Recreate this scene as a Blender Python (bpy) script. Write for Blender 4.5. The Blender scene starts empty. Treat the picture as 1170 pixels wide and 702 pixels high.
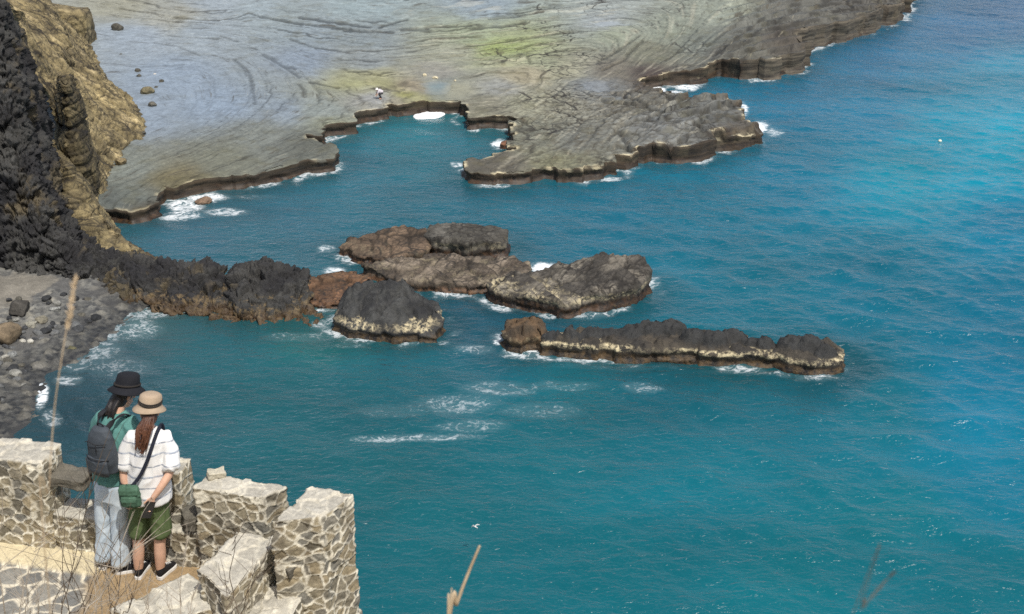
import bpy, bmesh, math, random
import numpy as np
from mathutils import Vector, Matrix

random.seed(7)
RNG = np.random.default_rng(11)
SC = bpy.context.scene
COL = SC.collection

# ------------------------------------------------------------------ camera frame
CAMZ = 32.0
PITCH = math.radians(24.0)
FPX = 1500.0            # focal length in pixels of the 1170 px wide photograph
SP, CP = math.sin(PITCH), math.cos(PITCH)

def ray(px, py):
    a = (np.asarray(px, float) - 585.0) / FPX
    b = -(np.asarray(py, float) - 351.0) / FPX
    return a, CP + b * SP, -SP + b * CP

def P(px, py, z=0.0):
    """point of the level plane z seen at a pixel of the photograph"""
    x, y, d = ray(px, py)
    t = (z - CAMZ) / d
    return np.array([x * t, y * t, np.zeros_like(t) + z]).T

def Q(px, py, Y):
    """point at ground distance Y seen at a pixel"""
    x, y, d = ray(px, py)
    t = Y / y
    return np.array([x * t, np.zeros_like(t) + Y, CAMZ + d * t]).T

def proj(X, Y, Z):
    dz = np.asarray(Z) - CAMZ
    depth = Y * CP - dz * SP
    up = Y * SP + dz * CP
    return 585 + FPX * X / depth, 351 - FPX * up / depth

# ------------------------------------------------------------------ numpy noise
def _hash(ix, iy, iz, seed):
    h = (ix.astype(np.int64) * 374761393 + iy.astype(np.int64) * 668265263 + iz.astype(np.int64) * 2147483647 + seed * 1274126177) & 0xFFFFFFFF
    h = ((h ^ (h >> 13)) * 1274126177) & 0xFFFFFFFF
    h = ((h ^ (h >> 16)) * 2246822519) & 0xFFFFFFFF
    return h ^ (h >> 13)

def perlin(p, seed=0):
    p = np.asarray(p, float)
    i = np.floor(p).astype(np.int64)
    f = p - i
    u = f * f * f * (f * (f * 6 - 15) + 10)
    out = 0
    for dx in (0, 1):
        wx = u[:, 0] if dx else 1 - u[:, 0]
        for dy in (0, 1):
            wy = u[:, 1] if dy else 1 - u[:, 1]
            for dz in (0, 1):
                wz = u[:, 2] if dz else 1 - u[:, 2]
                h = _hash(i[:, 0] + dx, i[:, 1] + dy, i[:, 2] + dz, seed)
                gx = (h & 1023) / 511.5 - 1
                gy = ((h >> 10) & 1023) / 511.5 - 1
                gz = ((h >> 20) & 1023) / 511.5 - 1
                out = out + wx * wy * wz * (gx * (f[:, 0] - dx) + gy * (f[:, 1] - dy) + gz * (f[:, 2] - dz))
    return out * 1.4

def fbm(p, octv=4, seed=0, gain=0.5, lac=2.03):
    p = np.asarray(p, float)
    a, s, out = 1.0, 1.0, 0
    for k in range(octv):
        out = out + a * perlin(p * s + k * 17.3, seed + k)
        a *= gain; s *= lac
    return out

def voronoi(p, seed=0, jit=0.9):
    """F1, F2-like distance to the cell wall, cell random"""
    p = np.asarray(p, float)
    i = np.floor(p).astype(np.int64)
    n = len(p)
    f1 = np.full(n, 9.0); c1 = np.zeros((n, 3)); r1 = np.zeros(n)
    pts = []
    for dx in (-1, 0, 1):
        for dy in (-1, 0, 1):
            for dz in (-1, 0, 1):
                a, b, c = i[:, 0] + dx, i[:, 1] + dy, i[:, 2] + dz
                h = _hash(a, b, c, seed)
                q = np.stack([a + .5 + jit * ((h & 1023) / 1023 - .5), b + .5 + jit * (((h >> 10) & 1023) / 1023 - .5), c + .5 + jit * (((h >> 20) & 1023) / 1023 - .5)], 1)
                d = ((q - p) ** 2).sum(1)
                pts.append(q)
                m = d < f1
                f1 = np.where(m, d, f1)
                c1[m] = q[m]
                r1 = np.where(m, ((h >> 3) & 65535) / 65535.0, r1)
    edge = np.full(n, 9.0)
    for q in pts:
        v = q - c1
        L = np.sqrt((v * v).sum(1))
        ok = L > 1e-6
        mid = (q + c1) * .5
        e = ((mid - p) * v).sum(1) / np.maximum(L, 1e-6)
        edge = np.where(ok & (e < edge), e, edge)
    return np.sqrt(f1), edge, r1

def smooth(a, b, x):
    t = np.clip((x - a) / (b - a), 0, 1)
    return t * t * (3 - 2 * t)

def sdf(poly, X, Y):
    """signed distance to a polygon, positive inside"""
    poly = np.asarray(poly, float)[:, :2]
    n = len(poly)
    d = np.full(X.shape, 1e18); ins = np.zeros(X.shape, bool)
    for k in range(n):
        a, b = poly[k], poly[(k + 1) % n]
        e = b - a
        wx, wy = X - a[0], Y - a[1]
        t = np.clip((wx * e[0] + wy * e[1]) / max((e * e).sum(), 1e-12), 0, 1)
        d = np.minimum(d, (wx - e[0] * t) ** 2 + (wy - e[1] * t) ** 2)
        c = (a[1] > Y) != (b[1] > Y)
        if abs(e[1]) > 1e-12:
            ins ^= c & (X < e[0] * (Y - a[1]) / e[1] + a[0])
    d = np.sqrt(d)
    return np.where(ins, d, -d)

def resample(poly, step, rough=0.0, seed=0):
    """finer outline with small random offsets"""
    poly = np.asarray(poly, float)
    out = []
    for k in range(len(poly)):
        a, b = poly[k], poly[(k + 1) % len(poly)]
        m = max(1, int(np.linalg.norm((b - a)[:2]) / step))
        for j in range(m):
            out.append(a + (b - a) * j / m)
    out = np.array(out)
    if rough:
        q = np.column_stack([out[:, :2] / (step * 3), np.zeros(len(out))])
        out[:, 0] += rough * fbm(q, 3, seed)
        out[:, 1] += rough * fbm(q + 50, 3, seed + 5)
    return out

def rbf(pts, vals, qs, smoothing=0.0):
    """linear-kernel scattered interpolation"""
    pts = np.asarray(pts, float); vals = np.asarray(vals, float)
    if vals.ndim == 1: vals = vals[:, None]
    n, m = len(pts), pts.shape[1]
    D = np.sqrt(((pts[:, None] - pts[None]) ** 2).sum(2))
    A = np.zeros((n + m + 1, n + m + 1))
    A[:n, :n] = D - smoothing * np.eye(n)
    A[:n, n] = 1; A[n, :n] = 1
    A[:n, n + 1:] = pts; A[n + 1:, :n] = pts.T
    rhs = np.zeros((n + m + 1, vals.shape[1])); rhs[:n] = vals
    w = np.linalg.lstsq(A, rhs, rcond=None)[0]
    out = np.zeros((len(qs), vals.shape[1]))
    for s in range(0, len(qs), 40000):
        q = qs[s:s + 40000]
        K = np.sqrt(((q[:, None] - pts[None]) ** 2).sum(2))
        out[s:s + 40000] = K @ w[:n] + w[n] + q @ w[n + 1:]
    return out if out.shape[1] > 1 else out[:, 0]

def idw(pts, vals, qs, power=3.0, soft=4.0):
    pts = np.asarray(pts, float); vals = np.asarray(vals, float)
    out = np.zeros((len(qs), vals.shape[1]))
    for s in range(0, len(qs), 40000):
        q = qs[s:s + 40000]
        d = ((q[:, None] - pts[None]) ** 2).sum(2) + soft * soft
        w = d ** (-power / 2)
        out[s:s + 40000] = (w @ vals) / w.sum(1, keepdims=True)
    return out

def lin(c):
    c = np.asarray(c, float) / 255.0
    return np.where(c <= 0.04045, c / 12.92, ((c + 0.055) / 1.055) ** 2.4)

# ------------------------------------------------------------------ object helpers
def tag(o, label=None, cat=None, group=None, kind=None):
    if label: o['label'] = label
    if cat: o['category'] = cat
    if group: o['group'] = group
    if kind: o['kind'] = kind
    return o

def np_mesh(name, V, F, smooth_=True):
    me = bpy.data.meshes.new(name)
    V = np.ascontiguousarray(V, np.float32)
    F = np.asarray(F, np.int32)
    k = F.shape[1]
    me.vertices.add(len(V)); me.vertices.foreach_set('co', V.ravel())
    me.loops.add(F.size); me.loops.foreach_set('vertex_index', F.ravel())
    me.polygons.add(len(F)); me.polygons.foreach_set('loop_start', np.arange(0, F.size, k, dtype=np.int32))
    me.polygons.foreach_set('use_smooth', np.full(len(F), smooth_))
    me.update(calc_edges=True)
    me.validate()
    return me

def set_col(me, rgb, name='Col'):
    a = me.color_attributes.new(name=name, type='FLOAT_COLOR', domain='POINT')
    c = np.ones((len(rgb), 4), np.float32); c[:, :3] = np.clip(rgb, 0, 1)
    a.data.foreach_set('color', c.ravel())

def set_f(me, name, v):
    a = me.attributes.new(name=name, type='FLOAT', domain='POINT')
    a.data.foreach_set('value', np.ascontiguousarray(v, np.float32))

def link(name, me, mat, parent=None, loc=None):
    o = bpy.data.objects.new(name, me)
    COL.objects.link(o)
    if mat is not None: me.materials.append(mat)
    if parent is not None: o.parent = parent
    if loc is not None: o.location = loc
    return o

def empty(name, loc=(0, 0, 0), rz=0.0):
    o = bpy.data.objects.new(name, None); COL.objects.link(o)
    o.location = loc; o.rotation_euler = (0, 0, rz); o.empty_display_size = 0.1
    return o

def grid_faces(nu, nv):
    i = np.arange(nu * nv).reshape(nu, nv)
    return np.stack([i[:-1, :-1], i[1:, :-1], i[1:, 1:], i[:-1, 1:]], -1).reshape(-1, 4)

def compact(V, F, *attrs):
    used = np.zeros(len(V), bool); used[F.ravel()] = True
    mp = np.cumsum(used) - 1
    return (V[used], mp[F]) + tuple(a[used] for a in attrs)

def vnormals(V, F):
    n = np.zeros_like(V)
    a = V[F[:, 2]] - V[F[:, 0]]; b = V[F[:, 3]] - V[F[:, 1]] if F.shape[1] == 4 else V[F[:, 1]] - V[F[:, 0]]
    fn = np.cross(a, b) if F.shape[1] == 4 else np.cross(b, a)
    for k in range(F.shape[1]): np.add.at(n, F[:, k], fn)
    return n / np.maximum(np.linalg.norm(n, axis=1, keepdims=True), 1e-12)

# ------------------------------------------------------------------ materials
def mat(name):
    m = bpy.data.materials.new(name); m.use_nodes = True
    nt = m.node_tree; nt.nodes.clear()
    out = nt.nodes.new('ShaderNodeOutputMaterial'); b = nt.nodes.new('ShaderNodeBsdfPrincipled')
    nt.links.new(b.outputs[0], out.inputs[0])
    return m, nt, b

def nd(nt, typ, **kw):
    n = nt.nodes.new('ShaderNode' + typ)
    for k, v in kw.items():
        if k in n.inputs.keys() if hasattr(n.inputs, 'keys') else False: n.inputs[k].default_value = v
        else: setattr(n, k, v)
    return n

def coords(nt, scale=(1, 1, 1)):
    tc = nt.nodes.new('ShaderNodeTexCoord'); mp = nt.nodes.new('ShaderNodeMapping')
    mp.inputs['Scale'].default_value = scale
    nt.links.new(tc.outputs['Object'], mp.inputs[0])
    return mp.outputs[0]

def noise(nt, vec, scale, detail=5, rough=0.55, dist=0.0):
    n = nt.nodes.new('ShaderNodeTexNoise')
    n.inputs['Scale'].default_value = scale; n.inputs['Detail'].default_value = detail
    n.inputs['Roughness'].default_value = rough; n.inputs['Distortion'].default_value = dist
    nt.links.new(vec, n.inputs['Vector'])
    return n.outputs['Fac']

def maprange(nt, v, a, b, c, d):
    n = nt.nodes.new('ShaderNodeMapRange'); nt.links.new(v, n.inputs[0])
    for i, x in enumerate((a, b, c, d)): n.inputs[i + 1].default_value = x
    return n.outputs[0]

def math_(nt, op, a, b=None):
    n = nt.nodes.new('ShaderNodeMath'); n.operation = op
    for i, x in enumerate((a, b)):
        if x is None: continue
        if isinstance(x, (int, float)): n.inputs[i].default_value = x
        else: nt.links.new(x, n.inputs[i])
    return n.outputs[0]

def mix(nt, fac, a, b, blend='MIX'):
    n = nt.nodes.new('ShaderNodeMix'); n.data_type = 'RGBA'; n.blend_type = blend
    for i, x in ((0, fac), (6, a), (7, b)):
        if isinstance(x, (int, float)): n.inputs[i].default_value = x
        elif isinstance(x, tuple): n.inputs[i].default_value = x if len(x) == 4 else x + (1,)
        else: nt.links.new(x, n.inputs[i])
    return n.outputs[2]

def attr(nt, name, out='Color'):
    n = nt.nodes.new('ShaderNodeAttribute'); n.attribute_name = name
    return n.outputs[out]

def bump(nt, b, h, strength, dist):
    n = nt.nodes.new('ShaderNodeBump'); n.inputs['Strength'].default_value = strength; n.inputs['Distance'].default_value = dist
    nt.links.new(h, n.inputs['Height']); nt.links.new(n.outputs[0], b.inputs['Normal'])
    return n

def rock_mat(name, s1=1.2, s2=9.0, var=0.45, bstr=0.8, bdist=0.08, stretch=(1, 1, 1), rough=0.9):
    """colour attribute Col, attribute wet for gloss, broken up by noise"""
    m, nt, b = mat(name)
    v = coords(nt, stretch)
    n1 = noise(nt, v, s1, 6, 0.6, 0.3); n2 = noise(nt, v, s2, 5, 0.65)
    k = math_(nt, 'MULTIPLY', maprange(nt, n1, 0.25, 0.75, 1 - var, 1 + var), maprange(nt, n2, 0.25, 0.75, 1 - var * .8, 1 + var * .8))
    cc = nt.nodes.new('ShaderNodeCombineColor')
    for i in range(3): nt.links.new(k, cc.inputs[i])
    nt.links.new(mix(nt, 1.0, attr(nt, 'Col'), cc.outputs[0], 'MULTIPLY'), b.inputs['Base Color'])
    nt.links.new(maprange(nt, attr(nt, 'wet', 'Fac'), 0, 1, rough, 0.22), b.inputs['Roughness'])
    h = math_(nt, 'ADD', n1, math_(nt, 'MULTIPLY', n2, 0.5))
    bump(nt, b, h, bstr, bdist)
    return m

def plain(name, rgb, rough=0.7, var=0.12, scale=25.0, bstr=0.15, bdist=0.003, metallic=0.0, spec=None):
    m, nt, b = mat(name)
    v = coords(nt)
    n1 = noise(nt, v, scale, 4, 0.6)
    c = tuple(rgb)
    nt.links.new(mix(nt, maprange(nt, n1, 0.3, 0.7, 0, 1), tuple(x * (1 - var) for x in c), tuple(min(1, x * (1 + var)) for x in c)), b.inputs['Base Color'])
    b.inputs['Roughness'].default_value = rough; b.inputs['Metallic'].default_value = metallic
    if spec is not None: b.inputs['Specular IOR Level'].default_value = spec
    bump(nt, b, n1, bstr, bdist)
    return m

def sea_rock_mat(name, dark_lo=.7, dark_hi=1.2, crust=None, crust_amt=1.0, s1=1.2, s2=6.0, var=.3, bstr=.9, bdist=.1, rough=.88, nz=.5, wet_attr=True, lowb=1.0, joints=(),
                 brown=(66, 47, 31), black=(27, 23, 20), crust_col=(196, 184, 150)):
    """rock standing in the sea: dry stone above (Col), pale barnacle and salt crust, dark wet weed zone at the water"""
    m, nt, b = mat(name)
    v = coords(nt)
    n1 = noise(nt, v, s1, 7, 0.62, 0.3); n2 = noise(nt, v, s2, 5, 0.65)
    k = math_(nt, 'MULTIPLY', maprange(nt, n1, 0.25, 0.75, 1 - var, 1 + var), maprange(nt, n2, 0.25, 0.75, 1 - var, 1 + var))
    cc = nt.nodes.new('ShaderNodeCombineColor')
    for i in range(3): nt.links.new(k, cc.inputs[i])
    top = mix(nt, 1.0, attr(nt, 'Col'), cc.outputs[0], 'MULTIPLY')
    for sc, st, wd, am in joints:      # open joints: thin dark gaps between the blocks
        vo = nt.nodes.new('ShaderNodeTexVoronoi'); vo.feature = 'DISTANCE_TO_EDGE'; vo.inputs['Scale'].default_value = sc
        wv = nt.nodes.new('ShaderNodeVectorMath'); wv.operation = 'ADD'; nz_ = nt.nodes.new('ShaderNodeTexNoise'); nz_.inputs['Scale'].default_value = 1.1; nz_.inputs['Detail'].default_value = 4
        nt.links.new(coords(nt, st), nz_.inputs['Vector']); svn = nt.nodes.new('ShaderNodeVectorMath'); svn.operation = 'SCALE'; svn.inputs['Scale'].default_value = .5; nt.links.new(nz_.outputs['Color'], svn.inputs[0])
        nt.links.new(coords(nt, st), wv.inputs[0]); nt.links.new(svn.outputs[0], wv.inputs[1]); nt.links.new(wv.outputs[0], vo.inputs['Vector'])
        jm = maprange(nt, noise(nt, v, .5, 3, .5), .40, .52, 0, am)
        top = mix(nt, math_(nt, 'MULTIPLY', maprange(nt, vo.outputs['Distance'], wd * .35, wd, 1, 0), jm), top, (.018, .016, .014))
    sx = nt.nodes.new('ShaderNodeSeparateXYZ'); nt.links.new(v, sx.inputs[0]); z = sx.outputs[2]
    nA = noise(nt, v, 1.3, 6, .65); nB = noise(nt, v, 5.0, 5, .65)
    zz = math_(nt, 'ADD', z, math_(nt, 'MULTIPLY', math_(nt, 'SUBTRACT', nA, .5), nz * 2))
    col = top
    if crust:
        lo, hi = crust
        zc = math_(nt, 'ADD', z, math_(nt, 'MULTIPLY', math_(nt, 'SUBTRACT', nB, .5), nz * .8))
        c = math_(nt, 'MULTIPLY', maprange(nt, zc, lo, lo + .12, 0, 1), maprange(nt, zc, hi - .1, hi, 1, 0))
        br = maprange(nt, noise(nt, v, 2.6, 8, .74, .5), .46, .60, 0, 1)
        c = math_(nt, 'MULTIPLY', math_(nt, 'MULTIPLY', c, br), math_(nt, 'MULTIPLY', attr(nt, 'crust', 'Fac'), crust_amt))
        col = mix(nt, c, col, tuple(lin(crust_col)))
    d = maprange(nt, zz, dark_lo, dark_hi, 1, 0)
    wetc = mix(nt, maprange(nt, noise(nt, v, 2.7, 5, .6), .4, .62, 0, 1), tuple(lin(black)), tuple(lin(brown)))
    wetc = mix(nt, maprange(nt, nB, .55, .7, 0, .5), wetc, tuple(lin((88, 76, 48))))
    col = mix(nt, d, col, wetc)
    nt.links.new(col, b.inputs['Base Color'])
    w = math_(nt, 'MULTIPLY', d, .45)
    if wet_attr: w = math_(nt, 'MAXIMUM', w, attr(nt, 'wet', 'Fac'))
    nt.links.new(maprange(nt, w, 0, 1, rough, 0.2), b.inputs['Roughness'])
    b.inputs['Specular IOR Level'].default_value = .4
    h = math_(nt, 'ADD', math_(nt, 'MULTIPLY', n1, lowb), math_(nt, 'MULTIPLY', n2, 0.6))
    fl = math_(nt, 'SUBTRACT', 1.0, attr(nt, 'flat', 'Fac'))
    h = math_(nt, 'MULTIPLY', h, fl)
    bump(nt, b, h, bstr, bdist)
    return m

def facets(p, seed=0, amp=1.0, slope=.8, jit=.95, dirn=None):
    """angular broken-rock relief: every Voronoi cell is a flat face with its own height and tilt; returns relief, distance to joint, cell random"""
    p = np.asarray(p, float)
    i = np.floor(p).astype(np.int64); n = len(p)
    best = np.full(n, 9.0); c1 = np.zeros((n, 3)); hh = np.zeros(n, np.int64); second = np.full(n, 9.0)
    flat2 = np.ptp(p[:, 2]) < 1e-9
    for dx in (-1, 0, 1):
        for dy in (-1, 0, 1):
            for dz in ((0,) if flat2 else (-1, 0, 1)):
                a, b, c = i[:, 0] + dx, i[:, 1] + dy, i[:, 2] + dz
                h = _hash(a, b, c, seed)
                q = np.stack([a + .5 + jit * ((h & 1023) / 1023 - .5), b + .5 + jit * (((h >> 10) & 1023) / 1023 - .5), (c + .5 + jit * (((h >> 20) & 1023) / 1023 - .5)) * (0 if flat2 else 1)], 1)
                d = ((q - p) ** 2).sum(1)
                m = d < best
                second = np.where(m, best, np.minimum(second, d))
                best = np.where(m, d, best); c1[m] = q[m]; hh = np.where(m, h, hh)
    g1 = _hash(hh, hh >> 5, hh >> 9, seed + 7)
    s = np.stack([(g1 & 1023) / 511.5 - 1, ((g1 >> 10) & 1023) / 511.5 - 1, ((g1 >> 20) & 1023) / 511.5 - 1], 1)
    if dirn is not None: s = s * .45 + np.asarray(dirn)
    r = ((hh >> 3) & 65535) / 65535.0
    e = np.sqrt(second) - np.sqrt(best)
    return amp * ((r - .5) * .9 + slope * (s * (p - c1)).sum(1)), e, r

def block_outline(poly, step=.15, jog=.25, seglen=(.5, 2.0), fine=.05, seed=0):
    """outline broken into straight blocks that stand a little forward or back; returns points and outward normals"""
    p = resample(poly, step)
    nxt, prv = np.roll(p, -1, 0), np.roll(p, 1, 0)
    area = .5 * np.sum(p[:, 0] * nxt[:, 1] - nxt[:, 0] * p[:, 1])
    w = 5
    t = sum(np.roll(p, -k, 0) - np.roll(p, k, 0) for k in range(1, w))
    t /= np.maximum(np.linalg.norm(t, axis=1, keepdims=True), 1e-9)
    n = np.column_stack([t[:, 1], -t[:, 0]]) * (1 if area > 0 else -1)
    L = np.concatenate([[0], np.cumsum(np.linalg.norm(np.diff(p, axis=0), axis=1))])
    r = np.random.default_rng(seed); off = np.zeros(len(p)); s = 0.0; 
    while s < L[-1]:
        ln = r.uniform(*seglen); m = (L >= s) & (L < s + ln)
        off[m] = r.normal(0, jog) + (L[m] - s - ln / 2) * r.normal(0, jog * .35); s += ln
    off = np.clip(off, -2.2 * jog, 2.2 * jog)
    q3 = np.column_stack([p, np.zeros(len(p))])
    p = p + n * (off + fine * fbm(q3 * 2.5, 3, seed + 3))[:, None]
    return p, n, L

def face_rows(rim, hr, n, L, rows, zlow, seed, amp=.14, under=.12, foot=.2):
    """rock face below a rim: bedded ledges, an undercut and a foot; rim (N,2), hr rim heights"""
    out = []
    for k in range(1, rows + 1):
        f = k / rows
        z = hr * (1 - f) + zlow * f
        q = np.column_stack([L * .45, z * 3.0, np.full(len(L), 2.0)])
        bed = np.floor(z * 4.5 + .6 * perlin(np.column_stack([L * .3, z * 0, z * 0]), seed + 9))
        lay = _hash(bed.astype(np.int64), np.floor(L * .35).astype(np.int64), np.zeros(len(L), np.int64), seed) / 4294967295.0 - .5
        o = amp * (1.1 * lay + .9 * fbm(q, 2, seed + 1)) - under * np.exp(-((z - .35 * hr) / (.28 * np.maximum(hr, .4))) ** 2) + foot * smooth(.35, -.4, z)
        out.append(np.column_stack([rim + n * o[:, None], z]))
    return out

def strip_faces(n, rows, base):
    i = np.arange(rows * n).reshape(rows, n) + base
    j = np.roll(i, -1, 1)
    return np.stack([i[:-1], j[:-1], j[1:], i[1:]], -1).reshape(-1, 4)
# ================================================================== WORLD, SUN, CAMERA
SUN_DIR = Vector((0.26, -0.44, 0.86)).normalized()      # towards the sun: high, behind the viewer
sun_el = math.asin(SUN_DIR.z)
W = bpy.data.worlds.new("World"); SC.world = W; W.use_nodes = True
wn = W.node_tree
sky = wn.nodes.new('ShaderNodeTexSky'); sky.sky_type = 'NISHITA'; sky.sun_disc = False
sky.sun_elevation = sun_el
sky.sun_rotation = math.atan2(SUN_DIR.x, SUN_DIR.y)
sky.air_density = 1.0; sky.dust_density = 4.0; sky.ozone_density = 1.0
# unseen bright cloud added to the sky, to lift wave reflections and fill
tcw = wn.nodes.new('ShaderNodeTexCoord'); mpw = wn.nodes.new('ShaderNodeMapping'); mpw.inputs['Scale'].default_value = (1, 1, 2.4); wn.links.new(tcw.outputs['Generated'], mpw.inputs[0])
nw = wn.nodes.new('ShaderNodeTexNoise'); nw.inputs['Scale'].default_value = 2.6; nw.inputs['Detail'].default_value = 6; nw.inputs['Roughness'].default_value = .6; wn.links.new(mpw.outputs[0], nw.inputs['Vector'])
sxw = wn.nodes.new('ShaderNodeSeparateXYZ'); wn.links.new(tcw.outputs['Generated'], sxw.inputs[0])
def wmap(v, a, b, c, d):
    n = wn.nodes.new('ShaderNodeMapRange'); wn.links.new(v, n.inputs[0])
    for i, x in enumerate((a, b, c, d)): n.inputs[i + 1].default_value = x
    return n.outputs[0]
low = wmap(sxw.outputs[2], .35, .75, .07, -.10)
adw = wn.nodes.new('ShaderNodeMath'); adw.operation = 'ADD'; wn.links.new(nw.outputs['Fac'], adw.inputs[0]); wn.links.new(low, adw.inputs[1])
cm = wmap(adw.outputs[0], .52, .64, 0, .95)
mxw = wn.nodes.new('ShaderNodeMix'); mxw.data_type = 'RGBA'; wn.links.new(cm, mxw.inputs[0]); wn.links.new(sky.outputs[0], mxw.inputs[6]); mxw.inputs[7].default_value = (5.2, 5.6, 6.3, 1)
wn.links.new(mxw.outputs[2], wn.nodes['Background'].inputs[0])
wn.nodes['Background'].inputs[1].default_value = 0.14
sl = bpy.data.lights.new('sun', 'SUN'); sl.energy = 4.2; sl.angle = math.radians(0.6); sl.color = (1.0, 0.955, 0.88)
so = bpy.data.objects.new('sun', sl); COL.objects.link(so)
so.rotation_euler = SUN_DIR.to_track_quat('Z', 'Y').to_euler(); so.location = (0, -20, 80)

cd = bpy.data.cameras.new('camera'); cam = bpy.data.objects.new('camera', cd); COL.objects.link(cam)
cam.location = (0, 0, CAMZ); cam.rotation_euler = (math.pi / 2 - PITCH, 0, 0)
cd.sensor_width = 36.0; cd.lens = FPX / 1170 * 36; cd.clip_start = 0.05; cd.clip_end = 20000
cd.dof.use_dof = True; cd.dof.focus_distance = 16.0; cd.dof.aperture_fstop = 6.5
SC.camera = cam
SC.render.resolution_x = 1024; SC.render.resolution_y = 614
SC.view_settings.view_transform = 'Standard'; SC.view_settings.look = 'None'
SC.view_settings.exposure = -0.08; SC.view_settings.gamma = 1.0; SC.view_settings.use_curve_mapping = False
SC.render.engine = 'CYCLES'
SC.cycles.max_bounces = 5; SC.cycles.diffuse_bounces = 2; SC.cycles.glossy_bounces = 3
SC.cycles.use_denoising = False
SC.cycles.denoiser = 'OPENIMAGEDENOISE'
SC.cycles.denoising_input_passes = 'RGB_ALBEDO_NORMAL'
SC.cycles.sample_clamp_direct = 1.0
SC.cycles.sample_clamp_indirect = 4.0
# ================================================================== ROCK SHELF (wave-cut platform)
# outline of the top rim: pixel x, pixel y, height of the rim
rim = [(60,262,1.5),(109,238,1.5),(148,240,1.5),(177,231,1.5),(184,222,1.4),(195,214,1.4),(215,209,1.5),(241,205,1.5),(276,200,1.6),(311,193,1.6),(346,186,1.6),
 (379,180,1.6),(383,172,1.6),(378,166,1.6),(352,161,1.5),(350,156,1.5),(368,155,1.6),(377,150,1.6),(368,146,1.6),(370,143,1.6),(404,138,1.7),(405,129,1.7),(431,123,1.7),(458,118,1.7),
 (485,116,1.7),(526,115,1.7),(527,122,1.7),(533,134,1.7),(561,132,1.7),(581,133,1.7),(597,137,1.6),(586,140,1.4),(585,165,1.5),(583,172,1.4),(560,175,1.5),(533,180,1.6),(534,193,1.3),(537,200,1.0),
 (585,198,1.4),(623,191,1.6),(650,193,1.6),(691,191,1.6),(706,186,1.7),(710,176,1.8),(720,174,1.9),(746,163,2.1),(774,166,2.1),(801,164,2.1),(821,157,2.0),(842,157,1.8),(862,157,1.4),
 (869,152,1.3),(855,140,1.8),(838,118,2.3),(818,114,2.3),(801,116,2.2),(783,117,2.2),(779,109,2.0),(754,103,1.8),(741,99,1.3),(727,97,1.0),(730,92,1.2),(746,86,1.8),(775,83,2.0),(804,77,2.1),(819,69,2.2),(845,71,2.4),(880,68,2.6),
 (920,56,2.8),(919,48,2.8),(909,38,2.8),(929,33,2.8),(952,26,2.8),(967,24,2.8),(999,17,2.6),(1013,11,2.5),(1034,8,2.2),(1037,1,2.2),(1046,-18,2.2),(1065,-40,2.2),(1040,-75,2.2),(600,-75,2.2),(200,-75,2.2),(-150,-60,2.2),(-60,100,2.2)]
def lowz(z): return np.where(np.asarray(z) < 2, np.asarray(z) * .66, 1.32 + (np.asarray(z) - 2) * 1.1)
rimw = np.array([P(a, b, lowz(z))[:2] for a, b, z in rim])
rimw = resample(rimw, 1.0, 0.35, 3)
SHELF_RIM = rimw

base_h = [(100,20,2.6),(150,60,2.4),(150,120,2.0),(130,180,1.7),(130,230,1.5),(200,200,1.6),(300,180,1.6),(370,170,1.6),(300,100,1.9),(400,120,1.7),(400,60,2.0),(480,110,1.7),(525,118,1.7),(560,60,2.0),(560,130,1.7),(300,10,2.4),(600,5,2.5),
 (640,100,1.8),(600,180,1.5),(540,190,1.3),(650,185,1.6),(640,150,1.7),(700,120,1.8),(690,180,1.7),(727,97,1.1),(715,108,1.3),(740,115,2.0),(760,120,2.1),(760,150,2.6),(800,125,2.9),(830,130,2.8),(800,155,2.5),(850,150,1.9),(868,154,1.2),(725,165,2.1),
 (700,70,2.0),(740,88,1.7),(760,75,1.9),(800,60,2.0),(850,60,2.7),(880,50,3.0),(915,50,2.9),(830,20,2.3),(870,20,2.7),(900,25,3.2),(950,15,3.2),(1000,8,3.0),(1030,3,2.3),(900,-20,3),(700,-30,2.6),(200,-40,2.8),(1040,-50,2.5)]

strata = {
 0.0: [(720,170),(760,130),(815,100),(870,55),(930,20),(975,-5)],
 1.0: [(640,190),(690,130),(745,85),(800,45),(850,12),(880,-12)],
 1.3: [(100,-6),(300,-2),(500,-4),(700,-12),(820,-25)],
 2.0: [(105,5),(150,14),(200,24),(250,27),(290,18),(330,25),(400,33),(450,42),(520,35),(600,27),(660,20),(720,14),(765,18),(768,32),(735,62),(695,95),(645,130),(600,160),(560,190)],
 3.0: [(120,34),(200,36),(270,40),(331,47),(361,56),(427,59),(501,54),(577,49),(618,43),(661,38),(715,32),(733,41),(713,60),(684,80),(651,92),(626,113),(600,133)],
 4.0: [(150,44),(189,43),(250,45),(300,56),(345,72),(400,85),(480,83),(560,79),(620,69),(660,61),(680,62),(660,75),(610,98),(575,112)],
 5.0: [(110,46),(150,52),(220,52),(270,58),(300,66),(327,78),(341,90),(348,107),(330,125),(300,142),(250,165),(180,190),(130,212)],
 4.4: [(345,145),(300,166),(240,192),(180,208)],
 6.0: [(150,60),(230,63),(267,70),(283,84),(289,103),(287,117),(260,142),(200,168),(140,195)],
 7.0: [(160,82),(215,82),(242,98),(240,116),(228,130),(180,157),(140,178)],
 8.0: [(150,108),(185,108),(195,122),(165,142)],
}
sp_, sv_ = [], []
for k, pl in strata.items():
    for a in pl: sp_.append((a[0], a[1] * 2.2)); sv_.append(k)

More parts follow.
